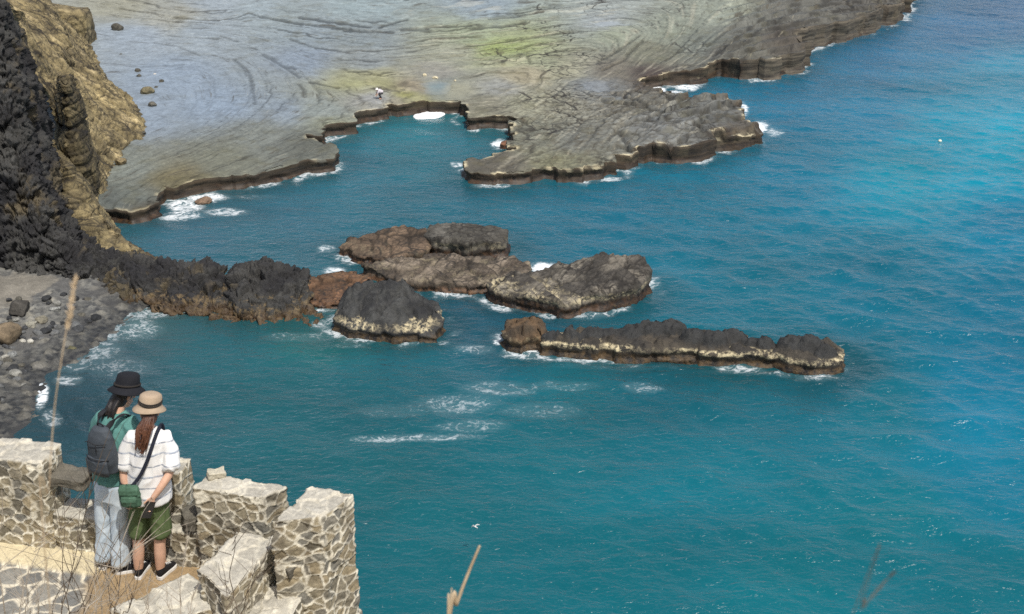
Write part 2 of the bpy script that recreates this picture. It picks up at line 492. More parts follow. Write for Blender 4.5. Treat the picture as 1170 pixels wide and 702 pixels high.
gcol = [(150,50,150,160,172),(200,90,138,151,168),(250,120,133,147,165),(160,130,138,150,166),(230,40,148,157,165),(200,25,158,155,142),(140,12,155,150,130),(300,15,150,160,165),(420,10,145,158,160),(550,10,140,152,160),(680,5,150,158,150),
 (350,40,135,145,150),(420,45,128,136,138),(350,70,133,144,158),(420,70,138,143,143),(400,92,150,146,110),(430,90,156,150,112),(470,98,152,138,116),(500,97,112,126,126),(465,110,152,146,88),(450,118,150,140,118),(560,57,148,153,106),(600,53,150,154,112),(575,55,148,153,110),(540,45,150,155,125),(520,60,150,148,128),
 (620,70,150,150,118),(700,40,150,156,122),(690,30,150,158,160),(600,85,168,155,124),(650,80,162,156,124),(570,100,150,148,140),(680,95,120,124,126),(640,120,128,123,102),(600,115,140,136,112),(560,120,124,118,98),(620,150,108,106,90),(660,160,102,101,90),(650,182,116,112,82),(560,185,92,85,72),
 (720,115,102,97,82),(780,130,98,98,90),(820,140,96,96,90),(760,150,112,112,106),(850,150,88,80,68),(740,60,118,116,88),(770,40,136,142,116),(820,20,144,150,126),(800,50,112,117,102),(850,40,102,102,92),(830,60,93,90,78),(900,20,98,96,86),(980,10,88,83,73),(900,55,83,73,60),(700,80,120,108,84),(740,85,84,64,48),
 (300,150,118,120,112),(350,160,92,92,82),(250,180,113,112,96),(200,200,112,102,72),(150,190,124,127,118),(150,220,103,106,98),(130,225,93,96,90),(170,240,78,68,53),(320,125,130,140,150),(370,125,135,140,134),(380,140,130,130,108),(430,112,148,146,142),(500,85,148,142,130),(520,100,158,152,128),(330,20,138,146,146),(250,8,152,160,166)]
wetpts = [(150,50,.75),(200,90,.75),(250,120,.7),(160,130,.75),(230,40,.65),(200,25,.2),(300,10,.6),(420,10,.55),(550,10,.55),(680,5,.4),(350,40,.3),(350,70,.6),(420,70,.4),(430,95,.15),(500,97,.95),(560,57,.2),(600,53,.2),(690,30,.55),(600,85,.1),(680,95,.95),(640,120,.25),(620,150,.25),(780,130,.15),(850,50,.2),(820,20,.4),(300,150,.35),(350,160,.3),(200,200,.25),(150,200,.4),(950,15,.2)]

LEDGES = [([(200,26),(230,28),(250,27.5),(270,25),(285,20),(300,24),(325,26)],2.0,.7),([(344,24),(380,28),(420,33)],3.6,.75),([(300,23),(345,31)],2.4,.7),([(350,31),(400,36),(445,40)],2.2,.7),([(395,37),(447,39)],3.4,.7),([(432,33),(464,26)],2.6,.7),
 ([(460,36),(488,37)],4.5,.6),([(487,34),(540,33)],2.6,.7),([(540,36),(575,33),(600,30)],3.2,.7),([(560,26),(620,18)],2.6,.6),([(565,24),(590,22)],5,.45),([(331,47),(361,56),(392,59),(427,59),(464,56),(501,53)],1.8,.7),([(440,66),(480,64),(500,62)],1.8,.5),
 ([(300,64),(312,70),(327,78),(341,88)],3.0,.5),([(341,96),(348,103),(348,110)],2.4,.6),([(267,70),(283,82),(288,95),(289,106),(290,118)],2.4,.5),([(189,45),(205,46.5)],1.6,.5),([(214,47),(250,48)],2.0,.55),([(252,45),(272,51)],1.8,.55),([(286,57),(294,59)],2,.5),
 ([(176,54),(203,57),(215,62),(230,67)],1.8,.4),([(185,78),(210,77)],1.6,.4),([(325,77),(338,79)],2.6,.5),([(352,93),(386,99)],2.6,.6),([(577,49),(600,46),(618,43),(661,39)],1.8,.7),([(684,70),(705,60),(730,43)],2.2,.6),([(690,80),(710,70),(735,48)],2.0,.55),([(603,64),(606,72)],2,.6),([(520,70),(560,68)],1.6,.5),
 ([(712,105),(728,115),(745,127),(757,133)],3.2,1.0),([(739,142),(751,145)],4.5,.9),([(719,170),(708,152)],2.8,.9),([(756,140),(764,147),(774,148)],3.0,.9),([(755,133),(768,125),(782,118)],2.6,.8),([(700,103),(712,106)],4,.9),([(712,106),(722,99)],3,.8),
 ([(816,67),(845,48),(871,32)],3.0,.8),([(807,55),(857,23)],2.4,.5),([(848,58),(868,46),(891,35)],2.4,.7),([(964,12),(973,23)],3,.8),([(870,40),(920,22)],2,.5),([(880,50),(915,38)],2.2,.6),([(760,70),(800,45)],2.0,.5),([(580,133),(600,137)],3,.9),
 ([(600,150),(640,135),(690,118)],1.8,.5),([(560,190),(620,172),(680,150)],1.8,.5),([(610,120),(650,105)],1.6,.5),([(640,145),(700,125)],1.5,.5)]

def build_shelf():
    res = 0.165
    xs = np.arange(-66, 64, res); ys = np.arange(84, 186, res)
    X, Y = np.meshgrid(xs, ys, indexing='ij')
    x, y = X.ravel(), Y.ravel()
    px, py = proj(x, y, 1.25)
    inside_box = (px > -60)
    OUT, NRM, LEN = block_outline(rimw, .15, .26, (.5, 2.8), .06, 12)
    sd = sdf(OUT[::2], x, y)
    keep = (sd > .10) & inside_box
    vid = np.nonzero(keep)[0]
    x, y, sd = x[vid], y[vid], sd[vid]
    ng = len(x); ins = (.7, .35, .12, 0.0); ns = len(OUT)
    for d_ in ins:
        x = np.concatenate([x, OUT[:, 0] - NRM[:, 0] * d_]); y = np.concatenate([y, OUT[:, 1] - NRM[:, 1] * d_]); sd = np.concatenate([sd, np.full(ns, d_)])
    px, py = proj(x, y, 1.25)
    p3 = np.column_stack([x, y, np.zeros(len(x))])
    wob = fbm(p3 * 0.16, 4, 2)
    s = rbf(sp_, sv_, np.column_stack([px, py * 2.2]), 2.0) + 0.07 * wob
    h = rbf([(a, b * 2.2) for a, b, _ in base_h], [float(lowz(c)) for _, _, c in base_h], np.column_stack([px, py * 2.2]), 1.0)
    # layered steps: each bed a thin tilted slab ending in a small scarp
    wet = np.clip(idw([(a, b * 2.2) for a, b, _ in wetpts], [[c] for _, _, c in wetpts], np.column_stack([px, py * 2.2]), 3.0, 6.0)[:, 0], 0, 1)
    rugged = np.clip(1.15 - wet * 1.25, 0.10, 1)
    crack = np.zeros(len(x))
    for fq, am, sd_ in ((2.3, .17, 1), (6.1, .085, 4), (14.0, .035, 9)):
        ph = s * fq + 0.18 * fbm(p3 * 0.6, 2, 20 + sd_)
        fr = ph - np.floor(ph)
        layer = np.floor(ph)
        amp = am * (0.35 + 1.1 * np.abs(perlin(np.column_stack([layer * 3.7, px * 0.012, py * 0.02]), 31)))
        prof = np.where(fr < .88, fr / .88, (1 - fr) / .12)
        h = h + amp * (prof - .5) * rugged * 1.5
        vis = (1 - .6 * smooth(.45, .7, wet)) * smooth(-.1, .35, perlin(np.column_stack([layer * 5.1, px * 0.016, py * 0.03]), 41))
        crack = np.maximum(crack, smooth(.86, .95, fr) * vis * (1 if fq < 10 else .6))
    h += 0.05 * fbm(p3 * 0.8, 4, 6) * rugged
    # joints: a few straight fractures across the right-hand blocks
    jr = smooth(640, 720, px) * smooth(85, 100, py)
    c, sn = math.cos(.5), math.sin(.5)
    q = np.column_stack([(x * c + y * sn) * .16, (-x * sn + y * c) * .33, np.zeros(len(x))])
    q[:, :2] += .12 * fbm(p3 * .5, 2, 77)[:, None]
    rel, e, r = facets(q, 5, .42, .35)
    rel2, e2, r2 = facets(q * 2.6 + .1 * fbm(p3 * .9, 2, 79)[:, None], 8, .10, .3)
    h += jr * (rel + rel2 - .45 * (1 - smooth(0, .07, e)) - .15 * (1 - smooth(0, .1, e2)))
    crack = np.maximum(crack, jr * np.maximum(1 - smooth(.02, .11, e), .75 * (1 - smooth(0.02, .15, e2))))
    mr = smooth(500, 620, px) * (1 - jr) * smooth(70, 120, py)
    rel3, e3, r3 = facets(p3 * np.array([.7, 1.1, 1]) + .25 * fbm(p3 * .5, 2, 78)[:, None], 9, .07, .5)
    h += mr * rel3; crack = np.maximum(crack, mr * .6 * (1 - smooth(0, .06, e3)))
    # slanting slabs on the headland and the far edge
    hd = np.maximum(smooth(735, 775, px) * smooth(105, 118, py), smooth(815, 850, px) * (1 - smooth(70, 90, py)))
    a = x * .55 - y * .83
    pl = a * .42 + .16 * fbm(p3 * .25, 3, 91); fr = pl - np.floor(pl)
    pam = .35 + .9 * np.abs(perlin(np.column_stack([np.floor(pl) * 3.3, x * .08, y * .08]), 92))
    h += hd * 1.0 * pam * (np.where(fr < .9, fr / .9, (1 - fr) / .1) - .5)
    crack = np.maximum(crack, hd * smooth(.86, .93, fr) * smooth(-.15, .25, perlin(p3 * .45, 17)))
    for pts, w, st in LEDGES:
        dmin = np.full(len(x), 99.0); below = np.zeros(len(x))
        for (ax, ay), (bx, by) in zip(pts[:-1], pts[1:]):
            ex, ey = bx - ax, (by - ay) * 1.8
            qx, qy = px - ax + 2.5 * wob, (py - ay) * 1.8 + 1.5 * wob
            tt = np.clip((qx * ex + qy * ey) / (ex * ex + ey * ey), 0, 1)
            dd = np.hypot(qx - ex * tt, qy - ey * tt); m = dd < dmin
            dmin = np.where(m, dd, dmin)
        g = 1 - smooth(w * .5, w * 1.15, dmin * (1 + .5 * perlin(p3 * 1.3, 19)))
        h = h - .22 * st * g; crack = np.maximum(crack, min(1.0, st * 1.4) * g)
    # tide pools: level water standing in hollows
    pool = np.zeros(len(x))
    for a, b, rx, ry in ((497,98,19,8),(683,95,17,6),(708,108,5,4),(700,30,24,3)):
        d = ((px - a) / rx) ** 2 + ((py - b) / ry) ** 2 + 1.0 * fbm(p3 * .55, 3, 8)
        pool = np.maximum(pool, 1 - smooth(.8, 1.05, d))
    lvl = rbf([(a, b * 2.2) for a, b, _ in base_h], [float(lowz(c)) for _, _, c in base_h], np.column_stack([px, py * 2.2]), 1.0) - .08
    h = h * (1 - pool) + lvl * pool
    # the edge: a sharp rim, then a bedded face into the water
    e1 = sd
    z = h.copy(); z[ng:] += .008
    rv = .16 * np.round(2.2 * perlin(np.column_stack([LEN * .35, LEN * 0, LEN * 0]), 29)) * .5 + .05 * fbm(np.column_stack([LEN * 1.2, LEN * 0, LEN * 0]), 2, 30)
    for k in range(len(ins)): z[ng + k * ns: ng + (k + 1) * ns] += rv * (0, .35, .9, 1.0)[k]
    for k in range(len(ins)): z[ng + k * ns: ng + (k + 1) * ns] -= (0, .0, .005, .03)[k]
    V = np.column_stack([x, y, z])
    joint = smooth(500, 620, px) * (1 - .1 * smooth(640, 700, px)) + .25 * smooth(300, 420, px) * (1 - smooth(500, 620, px))
    # colours
    gp = np.column_stack([px + 7 * wob, py * 2.2 + 9 * fbm(p3 * .35, 3, 23)])
    rgb = idw([(g[0], g[1] * 2.2) for g in gcol], [lin(g[2:5]) for g in gcol], gp, 3.6, 7.0) * .92
    rgb = rgb * np.array([.80, .87, .92]) * (1 + .30 * smooth(520, 640, px) * smooth(90, 130, py))[:, None] * (1 - wet[:, None] * np.array([0, .02, .10]))
    g_ = rgb.mean(1, keepdims=True); sat = (.85 - .25 * smooth(600, 700, px) + .45 * np.exp(-((px - 575) / 45) ** 2 - ((py - 55) / 9) ** 2) + .3 * np.exp(-((px - 440) / 60) ** 2 - ((py - 98) / 9) ** 2))[:, None]; rgb = g_ + (rgb - g_) * sat
    band = perlin(np.column_stack([s * 9, px * .004, py * .008]), 61) + .6 * perlin(np.column_stack([s * 23, px * .006, py * .01]), 62)
    rgb = rgb * (1 + (.16 + .10 * smooth(560, 640, px)) * band * (1 - pool) * (1 - .65 * smooth(.4, .7, wet)))[:, None]
    pale = smooth(.25, .6, fbm(np.column_stack([s * 12, px * .02, py * .03]), 3, 71)) * smooth(380, 560, px) * (1 - smooth(800, 860, px)) * (1 - smooth(190, 205, py))
    rgb = rgb + (lin([205, 200, 178]) - rgb) * (.22 * pale * (1 - pool))[:, None]
    weed = smooth(.15, .5, fbm(p3 * .5, 4, 81)) * (1 - wet) * .45
    rgb = rgb * (1 - weed)[:, None] + lin([78, 74, 48]) * weed[:, None]
    lump = smooth(.0, .4, fbm(p3 * 1.6, 3, 83)) * smooth(500, 640, px) * smooth(70, 110, py) * .5
    rgb = rgb * (1 - lump)[:, None] + lin([70, 64, 50]) * lump[:, None]
    rgb = rgb * (1 - .62 * np.clip(crack, 0, 1) * (1 - pool))[:, None]
    lip = (1 - smooth(.06, .40, e1)) * smooth(.0, .25, fbm(p3 * .5, 3, 97)) * (1 - smooth(1.9, 2.3, h)) * (.35 + .55 * smooth(470, 540, px))
    rgb = rgb + (lin([205, 194, 160]) - rgb) * (.8 * lip)[:, None]
    wet = np.maximum(wet * .72 * smooth(0, .5, e1), pool)
    # faces
    full = -np.ones(len(xs) * len(ys), np.int64); full[vid] = np.arange(ng)
    F = full[grid_faces(len(xs), len(ys))]
    F = F[(F >= 0).all(1)]
    rows = face_rows(OUT, z[-ns:], NRM, LEN, 11, -1.0, 44, .16, .14, .22)
    V = np.concatenate([V] + rows)
    F = np.concatenate([F, strip_faces(ns, len(ins) + len(rows), ng)])
    ext = lambda v_, fill=None: np.concatenate([v_] + [v_[ng + 3 * ns: ng + 4 * ns] if fill is None else np.full(ns, fill)] * len(rows))
    rgb = np.concatenate([rgb] + [rgb[ng + 3 * ns: ng + 4 * ns]] * len(rows)); wet = ext(wet, 0.0); s = ext(s); pool = ext(pool, 0.0); h = ext(h); e1 = ext(e1, -.1)
    me = np_mesh('rock_shelf', V, F)
    set_col(me, rgb); set_f(me, 'wet', wet); set_f(me, 'crust', np.zeros(len(V))); set_f(me, 'strata', s); set_f(me, 'edge', 1 - smooth(.15, .7, e1)); set_f(me, 'tall', smooth(1.7, 2.2, h)); set_f(me, 'joint', ext(joint)); set_f(me, 'flat', np.maximum(pool, np.clip(wet, 0, 1) * .6))
    m = sea_rock_mat('shelf_rock', .42, .68, None, .5, 1.0, 3.6, .26, .6, .07, nz=.35, lowb=.35)
    nt = m.node_tree; bs = [n for n in nt.nodes if n.type == 'BSDF_PRINCIPLED'][0]
    src = bs.inputs['Base Color'].links[0].from_socket
    # fine bedding lines: noise drawn out along the beds
    tc = nt.nodes.new('ShaderNodeTexCoord'); sx = nt.nodes.new('ShaderNodeSeparateXYZ'); nt.links.new(tc.outputs['Object'], sx.inputs[0])
    sa = attr(nt, 'strata', 'Fac')
    def bedn(fs, fx, det):
        cb = nt.nodes.new('ShaderNodeCombineXYZ')
        nt.links.new(math_(nt, 'MULTIPLY', sa, fs), cb.inputs[0]); nt.links.new(math_(nt, 'MULTIPLY', sx.outputs[0], fx), cb.inputs[1]); nt.links.new(math_(nt, 'MULTIPLY', sx.outputs[1], fx), cb.inputs[2])
        return noise(nt, cb.outputs[0], 1.0, det, .65)
    b1 = bedn(10.0, .22, 6); b2 = bedn(34.0, .40, 5)
    fl = math_(nt, 'SUBTRACT', 1.0, math_(nt, 'MULTIPLY', attr(nt, 'flat', 'Fac'), .8))
    zt = maprange(nt, sx.outputs[2], .75, 1.0, 0, 1)
    dark = math_(nt, 'MULTIPLY', math_(nt, 'MULTIPLY', maprange(nt, b1, .40, .34, 0, .8), zt), fl)
    dark2 = math_(nt, 'MULTIPLY', math_(nt, 'MULTIPLY', maprange(nt, b2, .40, .33, 0, .65), zt), fl)
    lite = math_(nt, 'MULTIPLY', math_(nt, 'MULTIPLY', maprange(nt, b2, .62, .70, 0, .28), zt), fl)
    c = mix(nt, dark, src, tuple(lin((62, 58, 48)))); c = mix(nt, dark2, c, tuple(lin((74, 70, 60)))); c = mix(nt, lite, c, tuple(lin((190, 182, 158))))
    # joints: thin dark cracks across the beds
    for sc, wd, am in ((.16, .026, .9), (.55, .045, .7)):
        vo = nt.nodes.new('ShaderNodeTexVoronoi'); vo.feature = 'DISTANCE_TO_EDGE'; vo.inputs['Scale'].default_value = sc
        wv = nt.nodes.new('ShaderNodeVectorMath'); wv.operation = 'ADD'; nz_ = nt.nodes.new('ShaderNodeTexNoise'); nz_.inputs['Scale'].default_value = .5; nz_.inputs['Detail'].default_value = 4
        nt.links.new(coords(nt, (1, 1.35, 1)), nz_.inputs['Vector']); svn = nt.nodes.new('ShaderNodeVectorMath'); svn.operation = 'SCALE'; svn.inputs['Scale'].default_value = 1.2; nt.links.new(nz_.outputs['Color'], svn.inputs[0])
        nt.links.new(coords(nt, (1, 1.35, 1)), wv.inputs[0]); nt.links.new(svn.outputs[0], wv.inputs[1]); nt.links.new(wv.outputs[0], vo.inputs['Vector'])
        jm = maprange(nt, noise(nt, coords(nt), .12, 3, .5), .48, .58, 0, am)
        jc = math_(nt, 'MULTIPLY', math_(nt, 'MULTIPLY', maprange(nt, vo.outputs['Distance'], wd * .35, wd, 1, 0), jm), math_(nt, 'MULTIPLY', zt, attr(nt, 'joint', 'Fac')))
        c = mix(nt, jc, c, tuple(lin((38, 36, 32))))
    # steep faces of the rim show the darker weed-grown stone, banded with the beds
    ge = nt.nodes.new('ShaderNodeNewGeometry'); sn = nt.nodes.new('ShaderNodeSeparateXYZ'); nt.links.new(ge.outputs['True Normal'], sn.inputs[0])
    steep = math_(nt, 'MULTIPLY', maprange(nt, sn.outputs[2], .45, .80, 1, 0), attr(nt, 'edge', 'Fac'))
    nh = noise(nt, coords(nt, (.35, .35, 5.0)), 1.0, 5, .65)
    fcol = mix(nt, attr(nt, 'tall', 'Fac'), mix(nt, maprange(nt, nh, .35, .65, 0, 1), tuple(lin((25, 21, 18))), tuple(lin((66, 55, 42)))), mix(nt, maprange(nt, nh, .35, .65, 0, 1), tuple(lin((40, 37, 33))), tuple(lin((98, 91, 78)))))
    c = mix(nt, math_(nt, 'MULTIPLY', steep, .92), c, fcol)
    nt.links.new(c, bs.inputs['Base Color'])
    o = link('rock_shelf', me, m)
    tag(o, 'flat wave-cut rock platform with curved bedding lines behind the cove', None, None, 'structure')
build_shelf()
# ================================================================== SEA
def px_poly(pts, z=0.0):
    return np.array([P(a, b, z)[:2] for a, b in pts])

REEF = {}   # name -> waterline polygon (world)
REEF['slab_far_left'] = px_poly([(391,291),(408,299),(440,304),(482,303),(496,294),(488,281),(440,280),(402,284)])
REEF['slab_far_right'] = px_poly([(486,287),(505,296),(540,299),(573,292),(579,283),(565,278),(520,276),(492,278)])
REEF['reef_middle'] = px_poly([(412,316),(440,323),(480,332),(520,335),(560,334),(604,328),(606,312),(560,307),(500,306),(440,309)])
REEF['reef_right'] = px_poly([(556,338),(572,350),(605,357),(640,362),(685,357),(722,348),(744,334),(738,324),(700,320),(640,326),(590,330)])
REEF['reef_brown'] = px_poly([(344,342),(358,352),(385,351),(410,342),(428,331),(425,322),(390,319),(350,324)])
REEF['reef_lump'] = px_poly([(381,377),(400,385),(450,392),(495,390),(510,377),(500,366),(470,358),(430,355),(395,360)])
REEF['reef_small'] = px_poly([(572,393),(580,401),(600,404),(622,401),(622,391),(600,386),(578,386)])
REEF['reef_long'] = px_poly([(620,404),(680,411),(740,413),(800,417),(888,421),(889,408),(850,399),(800,395),(740,391),(680,391),(625,393)])
REEF['reef_end'] = px_poly([(882,417),(900,425),(930,431),(958,425),(962,413),(945,404),(905,401),(883,408)])
SHORE = px_poly([(230,340),(196,348),(172,346),(148,358),(126,376),(104,402),(52,425),(34,470),(18,495),(-30,525),(-150,560),(-420,560),(-420,300),(0,292),(120,300),(230,330)])
RIDGE_FOOT = px_poly([(120,330),(165,349),(200,357),(240,363),(280,367),(340,371),(368,366),(372,352),(340,338),(260,334),(200,326),(140,318)])
TOE_FOOT = px_poly([(95,240),(112,255),(130,275),(160,292),(176,300),(150,312),(60,312),(60,240)])

foam_spots = [  # px, py, rx, ry, strength
 (213,236,28,11,.95),(205,247,36,7,.8),(236,226,34,7,.9),(258,243,34,7,.75),(290,225,40,5,.4),(200,222,6,12,1.1),
 (622,307,24,9,1.15),(612,315,16,5,1.0),(598,400,26,4,1.1),(568,392,9,5,1.0),(620,385,9,7,1.1),(540,400,30,8,.55),(370,285,14,6,.7),(383,310,16,7,.85),(376,318,8,4,.9),
 (870,145,14,9,1.1),(850,125,9,9,.9),(885,152,14,7,.7),(735,96,12,6,1.3),(752,103,10,4,1.2),(785,100,24,4,1.0),(770,106,15,4,.9),(812,83,12,4,1.1),(835,78,9,3,.9),(905,73,20,3,.9),(985,24,28,3,1.0),(932,40,10,3,.9),(1040,5,6,8,.9),
 (770,184,22,3,.8),(820,172,24,5,.7),(722,188,10,3,.9),(700,205,22,3,.8),(560,203,30,3,.4),(570,165,12,8,1.0),(523,188,11,4,.8),
 (745,320,14,5,.6),(960,420,12,5,.45),(340,385,60,8,.42),(365,372,14,7,.6),(400,395,30,5,.45),(505,392,10,5,.6),
 (470,500,100,7,.60),(505,501,26,3,.7),(540,488,60,10,.46),(520,462,70,16,.50),(570,445,60,14,.49),(640,440,60,8,.42),(735,444,34,9,.5),(620,470,70,14,.40),(450,470,60,14,.36),
 (47,450,9,24,1.05),(78,434,22,8,.7),(110,400,44,18,.56),(150,375,48,16,.56),(165,358,55,10,.6),(120,380,34,13,.58),(190,350,45,8,.55),(85,415,30,14,.55),(135,420,60,18,.42),(215,352,30,6,.6),(60,478,16,14,.6),
 (430,318,8,3,.5),(700,420,110,6,.3),(850,425,90,5,.3),(250,352,40,5,.4),(380,376,10,5,.6)]
seacol = [(200,480,54,92,106),(90,470,52,72,86),(60,440,58,76,90),(130,400,66,86,98),(170,360,74,100,108),(120,430,58,80,94),(250,400,44,96,110),(300,440,40,100,114),(400,440,38,100,116),(330,520,36,98,112),(420,560,34,102,116),(500,600,28,106,122),(450,690,26,100,116),(600,520,26,106,124),(700,640,20,108,126),(800,560,20,112,134),(900,660,18,110,128),(1000,600,18,114,134),(1150,680,18,106,126),(1150,520,18,118,152),(1130,470,20,124,162),(1000,470,22,112,136),
 (450,240,44,104,126),(330,250,56,106,130),(230,270,60,104,128),(300,285,52,102,122),(250,240,62,104,124),(400,190,44,112,136),(470,160,42,122,142),(500,145,52,124,142),(540,230,38,104,128),(650,250,32,104,132),(520,160,42,116,138),(360,395,36,98,104),(540,370,36,88,112),(600,370,34,90,116),(480,420,38,98,116),(650,450,28,104,122),(760,430,26,102,124),
 (800,250,24,110,140),(850,330,22,112,140),(900,200,24,112,146),(920,110,24,108,146),(1000,60,28,104,146),(1100,30,34,100,146),(1160,10,36,98,146),(1150,90,20,136,172),(1150,165,10,158,194),(1080,150,12,146,182),(1120,200,10,150,186),(1040,200,14,138,168),(1000,130,22,120,160),(1150,250,18,124,164),(1150,350,18,114,150),(1150,430,18,116,154),(1000,330,20,114,146),(850,420,24,102,122),(960,430,26,94,116),(700,230,28,106,136)]

def build_sea():
    def axis(a, b, st, far, n):
        core = np.arange(a, b + st, st)
        g = np.geomspace(st * 2, far, n)
        return np.concatenate([(a - np.cumsum(g))[::-1], core, core[-1] + np.cumsum(g)])
    xs = axis(-46, 62, .17, 900, 34)
    core = [42.0]
    while core[-1] < 172: core.append(core[-1] + .0029 * core[-1])
    g = np.geomspace(.5, 900, 34)
    ys = np.concatenate([(42 - np.cumsum(g))[::-1], np.array(core), core[-1] + np.cumsum(g)])
    X, Y = np.meshgrid(xs, ys, indexing='ij'); x, y = X.ravel(), Y.ravel()
    amp = np.clip(1.0 - np.maximum(0, np.abs(y - 100) - 140) / 300, 0, 1) * np.clip(1 - np.maximum(0, np.abs(x) - 120) / 300, 0, 1)
    amp = amp * (1 - .62 * smooth(75, 135, y))
    cove = .45 + .55 * smooth(-12, 30, x + (y - 95) * .1)
    z = np.zeros(len(x)); dxh = np.zeros(len(x)); dyh = np.zeros(len(x))
    r = np.random.default_rng(5)
    for k in range(64):
        lam = .8 * (5.5 / .8) ** (r.random() ** 1.25)
        th = math.radians(-112) + r.normal(0, .55)
        kx, ky = math.cos(th) * 2 * math.pi / lam, math.sin(th) * 2 * math.pi / lam
        A = .0092 * lam ** .90
        ph = r.random() * 6.28 + kx * x + ky * y
        # patchy wave groups
        g = .65 + .35 * np.sin(x * r.normal(0, .07) + y * r.normal(0, .07) + r.random() * 6.28)
        z += A * g * np.sin(ph); c = .9 * A * g * np.cos(ph)
        dxh += c * math.cos(th); dyh += c * math.sin(th)
    z *= amp * cove
    V = np.column_stack([x + dxh * amp * cove, y + dyh * amp * cove, z])
    px, py = proj(x, np.maximum(y, 20), 0)
    near = (px > -250) & (px < 1400) & (py > -120) & (py < 900) & (y > 30)
    foam = np.zeros(len(x)); rgb = np.tile(lin([24, 104, 136]), (len(x), 1))
    i = np.nonzero(near)[0]
    a, b = px[i], py[i]
    p3 = np.column_stack([x[i], y[i], np.zeros(len(i))])
    wx, wy = fbm(p3 * .35, 3, 3), fbm(p3 * .35, 3, 4)
    f = np.zeros(len(i))
    for (cx, cy, rx, ry, st) in foam_spots:
        d = np.sqrt(((a + wx * 5 - cx) / rx) ** 2 + ((b + wy * 2.5 - cy) / ry) ** 2)
        f = np.maximum(f, st * (1 - smooth(.35, 1.25, d)))
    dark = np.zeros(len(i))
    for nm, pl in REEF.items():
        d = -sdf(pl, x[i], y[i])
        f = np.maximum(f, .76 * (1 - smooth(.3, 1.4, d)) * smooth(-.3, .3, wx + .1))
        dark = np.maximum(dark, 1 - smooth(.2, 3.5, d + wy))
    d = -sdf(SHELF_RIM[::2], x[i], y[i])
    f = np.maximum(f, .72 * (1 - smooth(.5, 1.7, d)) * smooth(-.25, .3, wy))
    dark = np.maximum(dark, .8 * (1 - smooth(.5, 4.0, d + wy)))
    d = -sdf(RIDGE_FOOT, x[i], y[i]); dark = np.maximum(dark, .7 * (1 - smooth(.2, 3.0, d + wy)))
    foam[i] = f
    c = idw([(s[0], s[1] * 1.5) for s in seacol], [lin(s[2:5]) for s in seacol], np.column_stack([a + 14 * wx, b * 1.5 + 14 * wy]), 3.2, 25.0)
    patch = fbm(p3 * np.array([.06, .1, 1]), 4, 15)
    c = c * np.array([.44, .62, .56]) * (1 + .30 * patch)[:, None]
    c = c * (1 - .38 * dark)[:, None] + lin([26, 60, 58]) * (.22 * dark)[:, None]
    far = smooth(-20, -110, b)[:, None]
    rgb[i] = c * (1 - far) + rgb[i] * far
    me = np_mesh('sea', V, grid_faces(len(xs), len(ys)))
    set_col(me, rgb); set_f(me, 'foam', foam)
    m, nt, bs = mat('sea_water')
    v = coords(nt)
    # foam: lacy patches
    n1 = noise(nt, coords(nt, (1, 1.5, 1)), 1.0, 8, .68, 1.2); n2 = noise(nt, v, 4.0, 6, .7, .8)
    rg = math_(nt, 'SUBTRACT', 1.0, math_(nt, 'MULTIPLY', math_(nt, 'ABSOLUTE', math_(nt, 'SUBTRACT', noise(nt, coords(nt, (1, 1.4, 1)), .9, 5, .62, 1.0), .5)), 5.0))
    ln = math_(nt, 'ADD', math_(nt, 'MULTIPLY', rg, .34), math_(nt, 'ADD', math_(nt, 'MULTIPLY', n1, .3), math_(nt, 'MULTIPLY', n2, .4)))
    fm = math_(nt, 'ADD', attr(nt, 'foam', 'Fac'), math_(nt, 'MULTIPLY', math_(nt, 'SUBTRACT', ln, .6), 2.6))
    fac = maprange(nt, fm, .54, 1.15, 0, 1)
    fac = math_(nt, 'MULTIPLY', fac, maprange(nt, attr(nt, 'foam', 'Fac'), .05, .3, 0, 1))
    fac = math_(nt, 'MULTIPLY', fac, maprange(nt, attr(nt, 'foam', 'Fac'), .35, .85, .5, 1))
    # milky halo round foam
    halo = maprange(nt, attr(nt, 'foam', 'Fac'), .2, 1.1, 0, .30)
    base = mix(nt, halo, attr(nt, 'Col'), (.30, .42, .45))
    wa = noise(nt, coords(nt, (1.0, 2.0, 1)), .55, 3, .55, .4)
    wb = noise(nt, coords(nt, (1.0, 1.9, 1)), 1.6, 3, .55, .6)
    wc = noise(nt, coords(nt, (1.0, 1.6, 1)), 4.5, 2, .5, .3)
    h = math_(nt, 'ADD', math_(nt, 'MULTIPLY', wa, .16), math_(nt, 'ADD', math_(nt, 'MULTIPLY', wb, .12), math_(nt, 'MULTIPLY', wc, .035)))
    nt.nodes.remove(bs)
    bp = nt.nodes.new('ShaderNodeBump'); bp.inputs['Strength'].default_value = 1.0; bp.inputs['Distance'].default_value = 1.0
    nt.links.new(h, bp.inputs['Height'])
    up = nt.nodes.new('ShaderNodeCombineXYZ'); up.inputs[2].default_value = 1.0
    # light scattered back out of the water body, and the sky mirrored on the rippled skin
    body = nt.nodes.new('ShaderNodeBsdfDiffuse'); nt.links.new(base, body.inputs[0]); nt.links.new(up.outputs[0], body.inputs['Normal'])
    gl = nt.nodes.new('ShaderNodeBsdfGlossy'); gl.inputs['Roughness'].default_value = .23; gl.inputs[0].default_value = (1, 1, 1, 1)
    nt.links.new(bp.outputs[0], gl.inputs['Normal'])
    fr = nt.nodes.new('ShaderNodeFresnel'); fr.inputs[0].default_value = 1.33; nt.links.new(bp.outputs[0], fr.inputs['Normal'])
    m1 = nt.nodes.new('ShaderNodeMixShader'); nt.links.new(fr.outputs[0], m1.inputs[0]); nt.links.new(body.outputs[0], m1.inputs[1]); nt.links.new(gl.outputs[0], m1.inputs[2])
    fo = nt.nodes.new('ShaderNodeBsdfDiffuse'); fo.inputs[0].default_value = (.80, .84, .86, 1)
